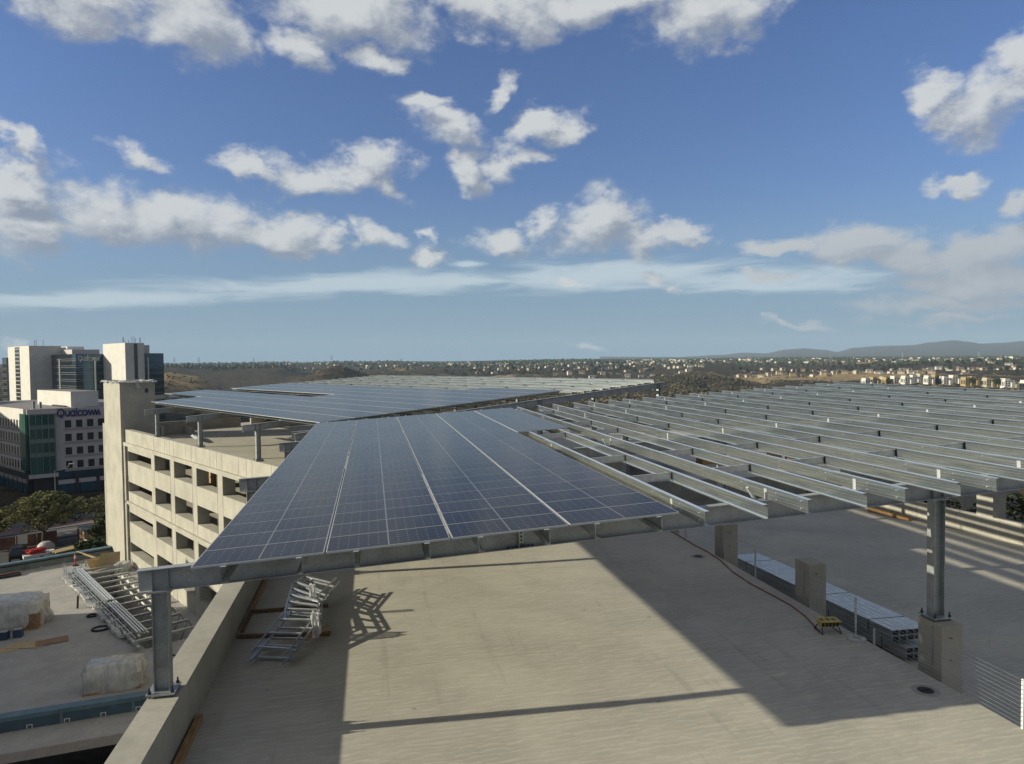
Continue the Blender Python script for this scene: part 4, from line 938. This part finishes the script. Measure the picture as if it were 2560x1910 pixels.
def tree(label,x,y,z,h,w,leaf,seed,bark='bark',n=9000,crown0=.35,size=.16,spread=1.0,name='tree',group=None):
    random.seed(seed); t=empty(name,label,'tree',(x,y,z),random.uniform(0,6),group)
    mb=MB(); tips=[]; h0=h*crown0*.8
    base=Vector((0,0,0)); top=Vector((random.uniform(-.3,.3),random.uniform(-.3,.3),h0)); r0=.028*h
    mb.tube(base,top,r0,bark,8,r0*.75)
    for i in range(7):
        a=i*2.4+random.uniform(-.4,.4); L=w*.33*random.uniform(.6,1.05); q=top+Vector((math.cos(a)*L,math.sin(a)*L,h*random.uniform(.2,.42)))
        mid=top.lerp(q,.5)+Vector((0,0,-h*.03)); mb.tube(top,mid,r0*.5,bark,6,r0*.35); mb.tube(mid,q,r0*.35,bark,6,r0*.12)
        for j in range(4):
            b=a+random.uniform(-1,1); p2=q+Vector((math.cos(b),math.sin(b),random.uniform(.1,.9)))*w*.14; mb.tube(mid.lerp(q,random.uniform(.3,1)),p2,r0*.14,bark,5,r0*.05); tips.append(p2)
    part('trunk',mb,t)
    bl=[]
    for i in range(46):
        a=random.uniform(0,6.28); rr=w*.5*math.sqrt(random.uniform(.02,.8)); zz=h*(crown0+(1-crown0)*random.uniform(.18,.85)*(1-.45*(rr/(w*.5))**2)); bl.append((math.cos(a)*rr,math.sin(a)*rr,zz,w*random.uniform(.055,.125)))
    part('crown',leaf_cloud(MB(),bl,n,size,leaf,seed),t); return t
def gz(x,y): return hgt(x,y)
tree('broad olive-green street tree in front of the white office building',-47.9,115,gz(-47.9,115),8.6,10.6,'leaf_olive',1,n=11000)
tree('smaller street tree with pale bare limbs beside the stair tower',-43.2,121.5,gz(-43.2,121.5),6.6,7.6,'leaf_olive',2,'pale_bark',n=3800,crown0=.5,size=.15)
tree('round street tree left of the broad one, partly cut by the picture edge',-56.5,121,gz(-56.5,121),6.0,7.5,'leaf_olive',6,n=7000)
tree('dark street tree behind the broad one by the kerb',-52.5,127,gz(-52.5,127),7.0,8.5,'leaf_dark',7,n=7000)
tree('dense green bushy tree right against the stair tower',-37.3,111.5,gz(-37,111),6.2,6.5,'leaf_green',3,n=8000,crown0=.15)
tree('low olive bush behind the plywood shed',-38.5,106.0,gz(-38,106),3.6,4.0,'leaf_green',13,n=4500,crown0=.1,name='bush')
for i,(x,y,h,w,l) in enumerate(((-78,160,7,10,'dark tree at the left picture edge across the street'),(-66,158,6,9,'dark tree across the street left of the lamp'),(-47,160,8,11,'dark tree across the street in front of the office doors'),(-54,163,6.5,8,'dark tree standing before the office shop window'),(-84,148,6,9,'dark bushy tree nearest the left edge'),(-72,142,5,9,'low dark tree above the street kerb'))):
    tree(l,x,y,gz(x,y),h,w,'leaf_dark',20+i,n=6500,crown0=.2,size=.2)
for i,(x,y,h,w) in enumerate(((36,33,22.5,8),(37.5,41,22,9),(39,26,22.8,9),(35.5,50,21,8),(44,37,23,10))):
    tree(['tall dark tree behind the side wall, left of the wall pier','tall dark tree beyond the far part of the side wall','tall dark tree at the right picture edge behind the wall','tall dark tree behind the canopy end beam','tall dark tree standing farthest behind the side wall'][i],x,y,-28,h,w,'leaf_dark',40+i,'bark',n=14000,crown0=.35,size=.13)
# ---- street furniture, vehicles
def lamp(label,x,y,h,arm,rz_):
    l=empty('street_lamp',label,'street lamp',(x,y,gz(x,y)),rz_); mb=MB(); mb.tube((0,0,0),(0,0,h),.12,'galvanised',8,.07); pts=[(0,0,h)]+[(arm*math.sin(k*.26),0,h+arm*.5*(1-math.cos(k*.26))) for k in range(1,7)]; mb.path(pts,.05,'galvanised'); part('pole',mb,l)
    e=pts[-1]; mb=MB(); mb.box(e[0]-.1,e[0]+.75,-.17,.17,e[2]-.08,e[2]+.08,'white_paint'); o=part('lamp_head',mb,l); bevel(o,.06)
lamp('tall curved street lamp in front of the white office building',-63.2,158,10.5,2.6,R_(10))
lamp('short lamp on the forecourt at the left edge',-92,172,5,.8,R_(20)); lamp('short lamp on the forecourt near the glass corner',-74.5,165,4.5,.8,0)
def suv(x,y,rz_,label):
    c=empty('parked_car',label,'car',(x,y,gz(x,y)+.03),rz_); mb=MB()
    S=[(-2.4,.42),(-2.42,.95),(-2.3,1.15),(-2.15,1.75),(-1.7,1.86),(.5,1.84),(1.15,1.25),(2.2,1.12),(2.42,.85),(2.4,.42)]
    for sx_ in (1,): 
        n=len(S); w0=.95; V=[]
        for sd in (-1,1):
            for (a,z) in S: V.append((sd*(w0 if z<1.2 else .74),a,z))
        mb.poly(V,[(i,(i+1)%n,n+(i+1)%n,n+i) for i in range(n)]+[tuple(reversed(range(n))),tuple(range(n,2*n))],'car_black')
    o=part('body',mb,c); bevel(o,.07,3)
    mb=MB(); mb.face([(-.66,-2.34,1.2),(.66,-2.34,1.2),(.6,-2.2,1.68),(-.6,-2.2,1.68)],'window_dark'); part('rear_window',mb,c)
    for sd in (-1,1):
        mb=MB(); mb.box(sd*.86-.07,sd*.86+.07,-2.46,-2.38,.85,1.15,'lamp_red'); part('tail_lamp',mb,c)
        mb=MB(); mb.box(sd*1.0-.1,sd*1.0+.1,.75,.9,1.15,1.32,'car_black'); part('mirror',mb,c)
        for yy in (-1.5,1.5):
            mb=MB(); mb.tube((sd*.72,yy,.38),(sd*.98,yy,.38),.38,'tyre',16); w=part('wheel',mb,c); mb=MB(); mb.tube((sd*.975,yy,.38),(sd*.99,yy,.38),.22,'steel_grey',12); part('rim',mb,w)
suv(-48.9,109.6,R_(24),'black sport utility car parked beyond the podium roof, seen from behind')
B=RZ2
def loc(x,y): return (x,y,gz(x,y)+.03)
c=empty('utility_trailer','white flatbed trailer carrying a red tarpaulin beside the black car','trailer',loc(-45.6,108.2),B)
mb=MB(); mb.box(-1.9,1.9,-1.0,1.0,.55,.95,'white_paint'); part('bed',mb,c)
for sx_ in (-1,1): mb=MB(); mb.tube((.2,sx_*.95,.35),(.2,sx_*1.12,.35),.35,'tyre',14); part('wheel',mb,c)
mb=crumple(MB(),(-.3,0,.95),2.2,1.3,.6,'red_plastic',4,10,.7); single('red_tarpaulin',mb,'crumpled bright red tarpaulin lying on the white trailer','tarpaulin',loc(-45.6,108.2),B)
mb=MB(); mb.M=Matrix.Rotation(B+.35,4,'Z')
for k in range(9): mb.box(-2.6+.1*(k%3),2.4,-.9+k*.2,-.72+k*.2,1.0,1.12,'plywood')
mb.box(-2,2,-.9,.9,.0,.98,'dark_timber'); single('lumber_stack',mb,'stack of pale lumber boards between the trailer and the open container','lumber',loc(-42.0,109.4))
c=empty('open_container','pale green open-topped waste container with ribbed side','container',loc(-37.6,111.2),B+.15)
mb=MB(); mb.box(-2.9,2.9,-1.15,-1.08,.3,2.0,'pale_green'); mb.box(-2.9,2.9,1.08,1.15,.3,2.0,'pale_green'); mb.box(-2.9,-2.83,-1.08,1.08,.3,2.0,'pale_green'); mb.box(2.83,2.9,-1.08,1.08,.3,2.0,'pale_green'); mb.box(-2.83,2.83,-1.08,1.08,.25,.35,'osb_brown'); part('body',mb,c)
mb=MB()
for k in range(9): mb.box(-2.8+k*.68,-2.7+k*.68,-1.25,-1.151,.3,1.9,'pale_green')
mb.box(-2.95,2.95,-1.26,-1.16,1.901,2.03,'pale_green'); part('ribs',mb,c)
c=empty('plywood_shed','small shed with yellow plywood end and green roof beside the bushes','shed',loc(-41.6,114.6),B)
mb=MB(); mb.box(-.9,.9,-1.6,1.6,0,2.6,'osb_brown'); mb.box(-.9,.9,-1.65,-1.601,.02,2.58,'plywood'); part('wall',mb,c)
mb=MB(); mb.box(-1.1,1.1,-1.8,1.8,2.601,2.75,'grey_green_membrane'); part('roof',mb,c)
mb=MB(); mb.lathe([(1.1,0),(1.15,.5),(1.0,.9),(.6,1.25),(0,1.35)],'lid_white',16); single('white_tank',mb,'domed white tank standing behind the red tarpaulin','tank',loc(-46.8,113.3))
mb=MB(); mb.box(-.04,.04,-.03,.03,0,1.3,'steel_grey'); mb.box(-.6,.6,-.05,-.031,.9,2.3,'white_paint'); single('blank_board',mb,'blank white board on a post behind the black car','board',loc(-50.2,114.2),R_(20))
c=empty('loader','dark compact loader parked in the shade under the small street tree','loader',loc(-40.9,117.2),B)
mb=MB(); mb.box(-1.1,.9,-.7,.7,.6,1.5,'dark_metal'); mb.box(-.4,.7,-.6,.6,1.501,2.2,'window_dark'); part('body',mb,c)
for sx_ in (-.7,.7):
    for sy_ in (-.8,.8): mb=MB(); mb.tube((sx_,sy_-.12,.45),(sx_,sy_+.12,.45),.45,'tyre',14); part('wheel',mb,c)
mb=MB(); mb.bar((.9,0,1.2),(1.9,0,.4),.8,.2,'dark_metal'); mb.box(1.7,2.3,-.8,.8,.05,.6,'dark_metal'); part('bucket',mb,c)
F_=empty('site_fence','brown-red screened construction fence along the yard kerb','fence',loc(-46,118.5),B)
for k in range(8):
    x=-9+k*2.6
    if k==3: continue
    mb=MB(); mb.box(x,x+2.5,-.02,.02,.1,1.9,'fence_fabric'); part('screen',mb,F_)
    mb=MB(); mb.tube((x,0,0),(x,0,2.0),.03,'dark_metal'); part('post',mb,F_)
# ================================================================ office buildings
def wordmark(mb,m,h,r,depth):
    # outline lettering "Qualcomm", x to the right, z up; unit: x-height = 1
    def arc(cx,cz,rx,rz_,a0,a1,n=14): return [(cx+rx*math.cos(R_(a0+(a1-a0)*i/n)),cz+rz_*math.sin(R_(a0+(a1-a0)*i/n))) for i in range(n+1)]
    st=[]; x=0
    st.append(arc(.72,.68,.68,.68,0,360,24)); st.append([(.72,.35),(1.05,-.28)])
    st.append([(1.75,1.0),(1.75,.42)]+arc(2.17,.42,.42,.40,180,360,10)+[(2.59,1.0)])
    st.append(arc(3.35,.5,.46,.48,0,360,20)); st.append([(3.83,1.0),(3.83,0)])
    st.append([(4.22,1.5),(4.22,0)])
    st.append(arc(5.0,.5,.46,.48,45,315,16))
    st.append(arc(6.05,.5,.48,.48,0,360,20))
    st.append([(6.52,.1),(6.98,.98),(7.32,.05),(7.72,.98),(8.08,.05),(8.46,.98),(8.85,.02)])
    st.append([(8.1,.05),(8.46,.98),(8.82,.05),(9.2,.98),(9.58,.0)])
    for s_ in st:
        P=[Vector((a*h,0,b*h)) for a,b in s_]
        for a,b in zip(P,P[1:]):
            mb.bar(a-Vector((0,depth/2,0)),b-Vector((0,depth/2,0)),depth,r,m)
        for a in P: mb.tube(a,a-Vector((0,depth,0)),r*.5,m,8)
    return mb
# near white office
dq=ray(73,1030); cw=dq*(187.5/dq.dot(fw))
QB=empty('office_building','white six-storey office building with a green glass corner and blue lettering','office building',(cw.x,cw.y,-35.6),R_(27))
# local frame: +x along the sign face; the window face turns 12 degrees further (matrix QL)
TOPZ=35.6-11.9; BOT=35.6-28.6; FH=(TOPZ-BOT-1.9)/4; QL=Matrix.Rotation(R_(12),4,'Z')
def QM(): m=MB(); m.M=QL; return m
mb=MB(); mb.box(.6,30,.0,12,BOT,TOPZ,'pink_grey_wall',top='grey_roof'); part('sign_wall',mb,QB)
mb=QM(); mb.box(.0,32,5.0,60,BOT+.01,TOPZ-.01,'white_wall',top='grey_roof'); part('window_wall',mb,QB)
mb=QM(); mb.box(-.9,.3,.6,4.99,BOT+.3,TOPZ-1.2,'teal_glass',uv=True); part('glass_bay',mb,QB,label='green glass corner bay, left return')
mb=MB(); mb.box(-.2,5.6,-.9,-.02,BOT-.6,TOPZ-1.3,'teal_glass',uv=True)
for k in range(4): z=BOT+1.6+k*FH+.6; mb.box(-.25,5.65,-.93,-.901,z+1.8,z+2.9,'teal_glass')
for k in range(5): mb.box(-.2+k*1.4,-.12+k*1.4,-1.15,-.902,BOT-.6,TOPZ-.9,'galvanised')
part('glass_bay',mb,QB,label='green glass corner bay, front')
mb=MB(); mb.box(-.6,6.0,-1.2,-.01,TOPZ-1.29,TOPZ+.1,'pink_grey_wall'); mb.box(-.6,6,-1.2,-.01,BOT-1.6,BOT-.61,'pink_grey_wall'); part('bay_roof',mb,QB)
for r in range(4):
    zt=TOPZ-3.0-r*FH
    mb=MB(); mb.box(7.6,29.9,-.06,-.001,zt-3.2,zt-2.45,'grey_band'); part('band',mb,QB)
    for k in range(5):
        mb=MB(); x=7.9+k*2.62; mb.box(x,x+1.5,-.05,.02,zt-2.35,zt-.35,'window_dark'); mb.box(x-.1,x+1.6,-.12,-.051,zt-2.45,zt-2.351,'white_wall'); part('window',mb,QB)
    mb=QM(); mb.box(-.06,-.001,5.2,60,zt-3.2,zt-2.45,'grey_band'); part('band',mb,QB)
    for k in range(14):
        mb=QM(); y=7.2+k*2.45; mb.box(-.05,.02,y,y+1.25,zt-2.35,zt-.15,'window_dark'); part('window',mb,QB)
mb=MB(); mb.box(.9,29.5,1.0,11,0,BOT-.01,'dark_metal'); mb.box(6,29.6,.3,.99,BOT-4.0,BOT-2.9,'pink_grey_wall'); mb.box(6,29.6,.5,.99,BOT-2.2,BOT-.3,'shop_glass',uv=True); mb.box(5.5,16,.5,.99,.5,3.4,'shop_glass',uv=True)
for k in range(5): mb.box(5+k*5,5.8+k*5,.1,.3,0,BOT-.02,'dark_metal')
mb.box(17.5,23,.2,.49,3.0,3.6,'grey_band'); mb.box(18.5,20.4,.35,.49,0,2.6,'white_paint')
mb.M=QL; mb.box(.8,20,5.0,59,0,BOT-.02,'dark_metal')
for k in range(8): mb.box(.4,.79,6+k*4,8.8+k*4,BOT-3.6,BOT-2.7,'grey_band'); mb.box(.5,.79,6+k*4,8.8+k*4,.6,3.0,'shop_glass',uv=True)
part('ground_floor',mb,QB,label='dark recessed ground floor with blue shop windows')
mb=QM(); mb.box(10.2,17.2,.8,28,TOPZ+.01,TOPZ+4.3,'white_wall',top='grey_roof'); part('penthouse',mb,QB)
mb=QM()
for x,y,h in ((2.0,3.0,2.0),(3.6,3.2,1.7)): part('roof_vent',QM().lathe([(.32,0),(.32,h),(0,h+.1)],'steel_grey',10,(x,y,TOPZ)),QB)
for k in range(8): mb.box(9.3,9.8,3+k*1.3,3.9+k*1.3,TOPZ,TOPZ+.4,'dark_metal')
part('cable_tray',mb,QB)
mb=MB(); mb.M=Matrix.Translation((6.3,-.05,TOPZ-2.2))@Matrix.Diagonal((.74,1,1,1)); wordmark(mb,'navy_letters',1.42,.34,.22); o=part('sign',mb,QB,label='dark blue lettering reading Qualcomm')
# tall tower : local a = to the back left, b = to the back right
dA=ray(72.6,880); cA=dA*(450/dA.dot(fw))
TWR=empty('glass_tower','tall white and dark glass office tower with white lettering near its top','tower',(cA.x,cA.y,-60),R_(38))
Z=60
def tb(name,b0,b1,a0,a1,z1,m,lab=None,uv=False,z0=0):
    mb=MB(); mb.box(b0,b1,a0,a1,z0,z1,m,uv=uv); return part(name,mb,TWR,label=lab)
def bandset(b0,b1,a0,a1,z1,fac):
    mb=MB(); z=z1-4.2
    while z>Z-45:
        for q in (0,1.15):
            if fac=='b': mb.box(b0,b1,a0-.12,a0-.01,z+q,z+q+.12,'grey_band')
            else: mb.box(b0-.12,b0-.01,a0,a1,z+q,z+q+.12,'grey_band')
        z-=4.2
    return mb
tb('slab',0,18,0,46,Z+12,'white_wall','left white slab')
mb=MB(); mb.box(-.1,.3,20,30,0,Z+11.5,'window_dark')
for k in range(26): mb.box(-.2,-.101,20.2,29.8,5+k*2.6,5.6+k*2.6,'grey_band')
part('strip_window',mb,TWR)
tb('glass_box',12.2,31,-44.5,-.5,Z+6.2,'tower_glass','dark glass front block',True); 
part('floor_lines',bandset(12.2,31,-44.5,-.5,Z+6.2,'b'),TWR); part('floor_lines',bandset(12.2,31,-44.5,-.5,Z+6.2,'a'),TWR)
for (b,a,h) in ((11.7,-17.5,3.2),(22.0,-45.2,2.0)):
    tb('fin',b,b+.6 if b<12 else b+1.0,a,a+.7 if b>12 else a+2.2,Z+h,'galvanised')
tb('rear_block',18,34,-20,24,Z+9.3,'pink_grey_wall')
mb=MB(); mb.box(20,30,-5,14,Z+9.31,Z+11.5,'white_paint'); part('roof_plant',mb,TWR)
tb('slab',27.5,38.4,-79,-44.6,Z+12.2,'white_wall','right white slab'); tb('strip_window',32.5,34.4,-79.15,-78.9,Z+11.8,'window_dark')
tb('slab',38.41,42.6,-76,-50,Z+11,'pink_grey_wall','lower right slab')
tb('glass_box',38.6,49.4,-79.5,-44,Z+6,'tower_glass','dark glass right block',True)
part('floor_lines',bandset(38.6,49.4,-79.5,-44,Z+6,'b'),TWR); part('floor_lines',bandset(38.6,49.4,-79.5,-44,Z+6,'a'),TWR)
tb('fin',39.6,40.3,-80.2,-79.6,Z+3.5,'galvanised')
tb('glass_box',-1,16,46.1,56,Z+5,'tower_glass','narrow glass strip at the left end',True); part('floor_lines',bandset(-1,16,46.1,56,Z+5,'a'),TWR)
mb=MB(); random.seed(9)
for k in range(9): x,y=random.uniform(28,38),random.uniform(-78,-60); h=random.uniform(1.5,5); mb.tube((x,y,Z+12.2),(x,y,Z+12.2+h),.12,'dark_metal',5)
for k in range(3): x,y=random.uniform(4,12),random.uniform(4,10); mb.tube((x,y,Z+12),(x,y,Z+16),.12,'dark_metal',5)
part('antennas',mb,TWR)
mb=MB(); mb.M=Matrix.Translation((13.6,-44.65,Z+2.1))@Matrix.Diagonal((.56,1,1,1)); wordmark(mb,'white_letters',2.15,.42,.3); part('sign',mb,TWR,label='white lettering reading Qualcomm')
# neighbours outside the left edge of the picture, which shade the podium and the street
mb=MB(); mb.box(-100,-50,14,63.5,-27,-4.5,'stucco_cream',top='grey_roof'); 
for k in range(5):
    for j in range(12): mb.box(-49.99,-49.93,16+j*4,18.4+j*4,-24+k*4,-22+k*4,'window_dark')
single('neighbour_building',mb,'cream office block standing left of the podium, outside the picture','building')
mb=MB(); mb.box(-215,-175,100,260,-36,10,'stucco_cream',top='grey_roof')
for k in range(9):
    for j in range(26): mb.box(-174.99,-174.93,104+j*6,108+j*6,-32+k*4.4,-29.5+k*4.4,'window_dark')
single('neighbour_building',mb,'long cream office block left of the street, outside the picture','building')
# ================================================================ houses, trees and scrub on the hills
def house_mb(w,d,h,rf,wall,rm,seed):
    random.seed(seed); mb=MB(); ro=MB()
    def blk(x0,x1,y0,y1,z1,hip):
        mb.box(x0,x1,y0,y1,-6,z1,wall); xm0,xm1=x0+(y1-y0)/2*hip,x1-(y1-y0)/2*hip; ym=(y0+y1)/2; e=.5
        A=[(x0-e,y0-e,z1+.01),(x1+e,y0-e,z1+.01),(x1+e,y1+e,z1+.01),(x0-e,y1+e,z1+.01),(xm0,ym,z1+rf),(xm1,ym,z1+rf)]
        ro.poly(A,[(0,1,5,4),(1,2,5),(2,3,4,5),(3,0,4),(3,2,1,0)],rm)
    blk(-w/2,w/2,-d/2,d/2,h,random.choice([.2,.9])); blk(w*.05,w*.45,-d*.8,-d*.2,h*.6,.6)
    for k in range(3): mb.box(-w*.42+k*w*.24,-w*.42+k*w*.24+1.5,-d/2-.05,-d/2+.01,h*.62,h*.85,'window_dark')
    mb.box(w*.1,w*.38,-d*.8-.05,-d*.8+.01,0,2.4,'grey_band')
    return mb,ro
HV=[]
for i,(wl,rm) in enumerate((('stucco_white','roof_tile'),('stucco_cream','roof_tile'),('stucco_white','grey_roof'),('stucco_cream','grey_roof'),('stucco_ochre','roof_tile'))):
    a,b=house_mb(15+i%3*2,10,5.5+(i%2)*1.0,2.6,wl,rm,i); HV.append((a.mesh('house_wall'),b.mesh('house_roof')))
HN=['white house with a tiled roof','cream house with a tiled roof','white house with a grey roof','cream house with a grey roof','ochre house with a tiled roof']
CNT={}
def nth(key):
    CNT[key]=CNT.get(key,0)+1; n=CNT[key]
    return str(n)+('th' if 10<n%100<14 else {1:'st',2:'nd',3:'rd'}.get(n%10,'th'))+' from left'
def put_house(x,y,row,seed,sink=0):
    random.seed(seed); v=random.randrange(5); az=math.atan2(x,y)
    h=empty('house',f'{HN[v]}, {nth(row)} {row}','house',(x,y,gz(x,y)+.3-sink),-az+random.uniform(-.5,.5)+.5,f'houses {row}')
    h.scale=(.85,.85,.85); link('wall',HV[v][0],h); link('roof',HV[v][1],h)
def at_x(X,r): a=azel(X,905)[0]; return r*math.sin(a),r*math.cos(a)
random.seed(77); cnt=0
for X in range(1845,2430,27):
    x,y=at_x(X+random.uniform(-6,6),1720+random.uniform(-18,18)); put_house(x,y,'in the row above the tan slope',cnt); cnt+=1
for row,X0,X1,r0,r1,n in (('behind that row on the right',1850,2560,1830,2050,34),('behind the steel canopy',1385,1740,1700,1900,16),('in the middle wooded mesa',1180,1760,1950,2450,46),('in the far right strip',1780,2560,2700,3200,46),('far off in the wooded mesa',1120,1800,2500,3100,44),('on the far left ridge',640,1120,2450,3000,18),('at the right mesa edge',2380,2640,1750,2300,12)):
    for k in range(n):
        X=X0+(X1-X0)*(k+random.uniform(.1,.9))/n; x,y=at_x(X,random.uniform(r0,r1)); put_house(x,y,row,cnt); cnt+=1; random.seed(1000+cnt)
# flat-roofed town houses
TV=[]
for i,(wl) in enumerate(('white_wall','stucco_cream','stucco_ochre','white_wall')):
    mb=MB(); w=9+i; mb.box(-w/2,w/2,-5,5,-6,8.2,wl,top='grey_roof'); mb.box(-w/2+1,w*.1,-4,5.2,8.21,10.6,wl,top='grey_roof'); mb.box(w*.12,w/2-.5,-6.5,-5.01,-6,5.4,wl,top='grey_roof')
    wn=MB()
    for k in range(3):
        for j in range(3): wn.box(-w/2+.8+k*w*.3,-w/2+.8+k*w*.3+1.4,-5.06,-5.005,1+j*2.6,2.6+j*2.6,'window_dark')
        wn.box(-w/2-.06,-w/2-.005,-4+k*3,-2.4+k*3,1.5,6.5,'window_dark')
    TV.append((mb.mesh('townhouse_wall'),wn.mesh('townhouse_windows')))
TN=['white','cream','ochre','pale']
random.seed(31)
for k in range(26):
    X=2165+(2590-2165)*(k+random.uniform(.2,.8))/26; r=[1080,1130,1190][k%3]+random.uniform(-12,12); 
    x,y=at_x(X,r); v=2 if X<2240 and k%2 else random.randrange(4); t=empty('townhouse',f'{TN[v]} flat-roofed town house, {nth("town")} below the tan slope','town house',(x,y,gz(x,y)+1.0),-azel(X,905)[0]+.6,'modern town houses below the tan slope'); link('wall',TV[v][0],t); link('windows',TV[v][1],t)
# hillside trees
def crown_mesh(kind,seed):
    mb=MB(); random.seed(seed); bl=[]
    if kind=='cone':
        for i in range(16): z=2+i*.85; rr=max(.5,(16-i)*.22)*random.uniform(.7,1.2); bl.append((random.uniform(-.6,.6),random.uniform(-.6,.6),z,rr))
    else:
        for i in range(12): a=random.uniform(0,6.3); q=random.uniform(0,3.2); bl.append((math.cos(a)*q,math.sin(a)*q,random.uniform(3,8.5),random.uniform(1.3,2.6)))
    leaf_cloud(mb,bl,650,.75,'leaf_dark',seed,.9); me=mb.mesh('tree_crown'); m2=MB(); m2.tube((0,0,-1),(0,0,8),.35,'bark',5,.15); return me,m2.mesh('tree_trunk')
CR_=[crown_mesh('cone',1),crown_mesh('round',2),crown_mesh('round',3),crown_mesh('cone',4)]
def put_tree(x,y,lab,grp,s,seed):
    random.seed(seed); v=random.randrange(4); t=empty('conifer_tree' if v in(0,3) else 'broadleaf_tree',('pointed dark tree, ' if v in (0,3) else 'round dark tree, ')+nth('t'+lab)+' '+lab,'tree',(x,y,gz(x,y)),random.uniform(0,6),('pointed' if v in(0,3) else 'round')+' trees '+grp); t.scale=(s,s,s*random.uniform(.8,1.15)); link('crown',CR_[v][0],t); link('trunk',CR_[v][1],t)
tc_=0
for lab,X0,X1,r0,r1,n,s0 in (('between the near houses',1830,2560,1740,1900,52,1.0),('behind the right hand houses',2080,2560,2050,2350,44,1.25),('in the belt of the wooded mesa',1110,1640,1850,2150,80,1.15),('farther back on the wooded mesa',1120,1800,2200,2700,44,1.2),('among the town houses',2160,2560,1050,1200,16,1.0),('on the dark canyon rim at left',395,760,2250,2420,60,1.15)):
    for k in range(n):
        random.seed(5000+tc_); X=X0+(X1-X0)*(k+random.uniform(0,1))/n; x,y=at_x(X,random.uniform(r0,r1)); put_tree(x,y,lab,lab,s0*random.uniform(.6,1.25),tc_); tc_+=1
# distant skyline wood and scrub : nobody could count them
mb=MB(); random.seed(55); V=[];fs=[]
def blobs(mb,n,X0,X1,r0,r1,s0,s1,m,sq=.7,accept=None):
    for _ in range(n):
        X=random.uniform(X0,X1); r=math.exp(random.uniform(math.log(r0),math.log(r1))); x,y=at_x(X,r)
        if accept and not accept(x,y): continue
        s=random.uniform(s0,s1); z=gz(x,y)-.2*s; b=len(mb.v); k=mb.mi(m); ph=random.uniform(0,6)
        for (q,zz) in ((.75,0),(1.0,.5*sq),(.6,sq)):
            for i in range(6): a=ph+i*1.047; rr=s*q*random.uniform(.7,1.25); mb.v.append((x+math.cos(a)*rr,y+math.sin(a)*rr,z+s*(zz+random.uniform(-.1,.15))))
        mb.v.append((x,y,z+s*(sq+.25)))
        for l in range(2):
            for i in range(6): mb.f.append((b+l*6+i,b+l*6+(i+1)%6,b+(l+1)*6+(i+1)%6,b+(l+1)*6+i)); mb.m.append(k); mb.uv.append(None)
        for i in range(6): mb.f.append((b+12+i,b+12+(i+1)%6,b+18)); mb.m.append(k); mb.uv.append(None)
blobs(mb,2300,380,2600,2300,5200,4,10,'leaf_dark',1.0)
blobs(mb,500,1180,1560,2900,3800,7,13,'leaf_dark',1.1)
o=struct('distant_wood',mb); o['kind']='stuff'
nz_=lambda x,y: noise.fractal(Vector((x*.006,y*.006,9)),1,2,3)>-.15
mb=MB(); blobs(mb,5200,380,2600,620,1750,1.0,3.2,'scrub_leaf',.7,nz_); blobs(mb,1500,1640,1960,850,1500,1.3,3.6,'brush_leaf',.8,nz_); blobs(mb,260,1180,1800,560,900,1.2,2.8,'brush_leaf',.7); blobs(mb,160,-40,600,560,1000,2,4.5,'leaf_green',.8)
o=struct('scrub',mb); o['kind']='stuff'
# far houses reading as one mass
mb=MB(); random.seed(66)
for _ in range(430):
    X=random.choice([random.uniform(1130,2560),random.uniform(700,2560),random.uniform(1130,1800)]); r=random.uniform(2600,4600); x,y=at_x(X,r); z=gz(x,y); s=random.uniform(.8,1.3); mb.M=Matrix.Translation((x,y,z))@Matrix.Rotation(random.uniform(0,3),4,'Z'); mb.box(-7*s,7*s,-5*s,5*s,-4,5.5,random.choice(['stucco_white','stucco_cream','stucco_white']),top=random.choice(['roof_tile','grey_roof']))
for _ in range(70):
    X=random.uniform(2050,2560); r=random.uniform(9800,11500); a=azel(X,890)[0]
o=struct('distant_houses',mb); o['kind']='stuff'
for i,(X,r,h) in enumerate(((436,2600,34),(497,2700,36),(634,2900,36),(829,3000,44),(1003,3100,30),(1105,2400,24),(2077,3000,32),(2257,3200,34),(2447,3100,30))):
    x,y=at_x(X,r); mb=MB()
    for sx_ in (-1,1):
        for sy_ in (-1,1): mb.tube((sx_*4,sy_*4,-2),(sx_*.6,sy_*.6,h),.28,'steel_grey',4)
    for q in (.62,.76,.9): mb.bar((-7+4*q,0,h*q),(7-4*q,0,h*q),.5,.5,'steel_grey')
    for q in range(5): mb.bar((-4+q*.6,-4+q*.6,h*q/6),(4-q*.6,4-q*.6,h*(q+1)/6),.3,.3,'steel_grey')
    single('power_pylon',mb,['faint pylon nearest the glass tower','faint pylon, second from the glass tower','faint pylon above the left canyon','tallest faint pylon on the left ridge','small faint pylon above the far canopy','small faint pylon left of the wooded mesa','small faint pylon before the first mountain','faint pylon before the long mountain','faint pylon before the highest mountain'][i],'pylon',(x,y,gz(x,y)),0.3)
# ================================================================ haze
hz=bpy.data.materials.new('haze'); hz.use_nodes=True; nt=hz.node_tree; nt.nodes.remove(nt.nodes['Principled BSDF'])
pv=N(nt,'ShaderNodeVolumePrincipled',i_Density=6.5e-5,i_Anisotropy=.0); pv.inputs['Color'].default_value=(.60,.80,1,1); LK(nt,pv.outputs[0],nt.nodes['Material Output'].inputs['Volume'])
MAT['haze']=hz; mb=MB(); mb.box(-15500,15500,-15500,15500,-700,420,'haze'); o=struct('haze',mb); o['kind']='stuff'; o.display_type='WIRE'
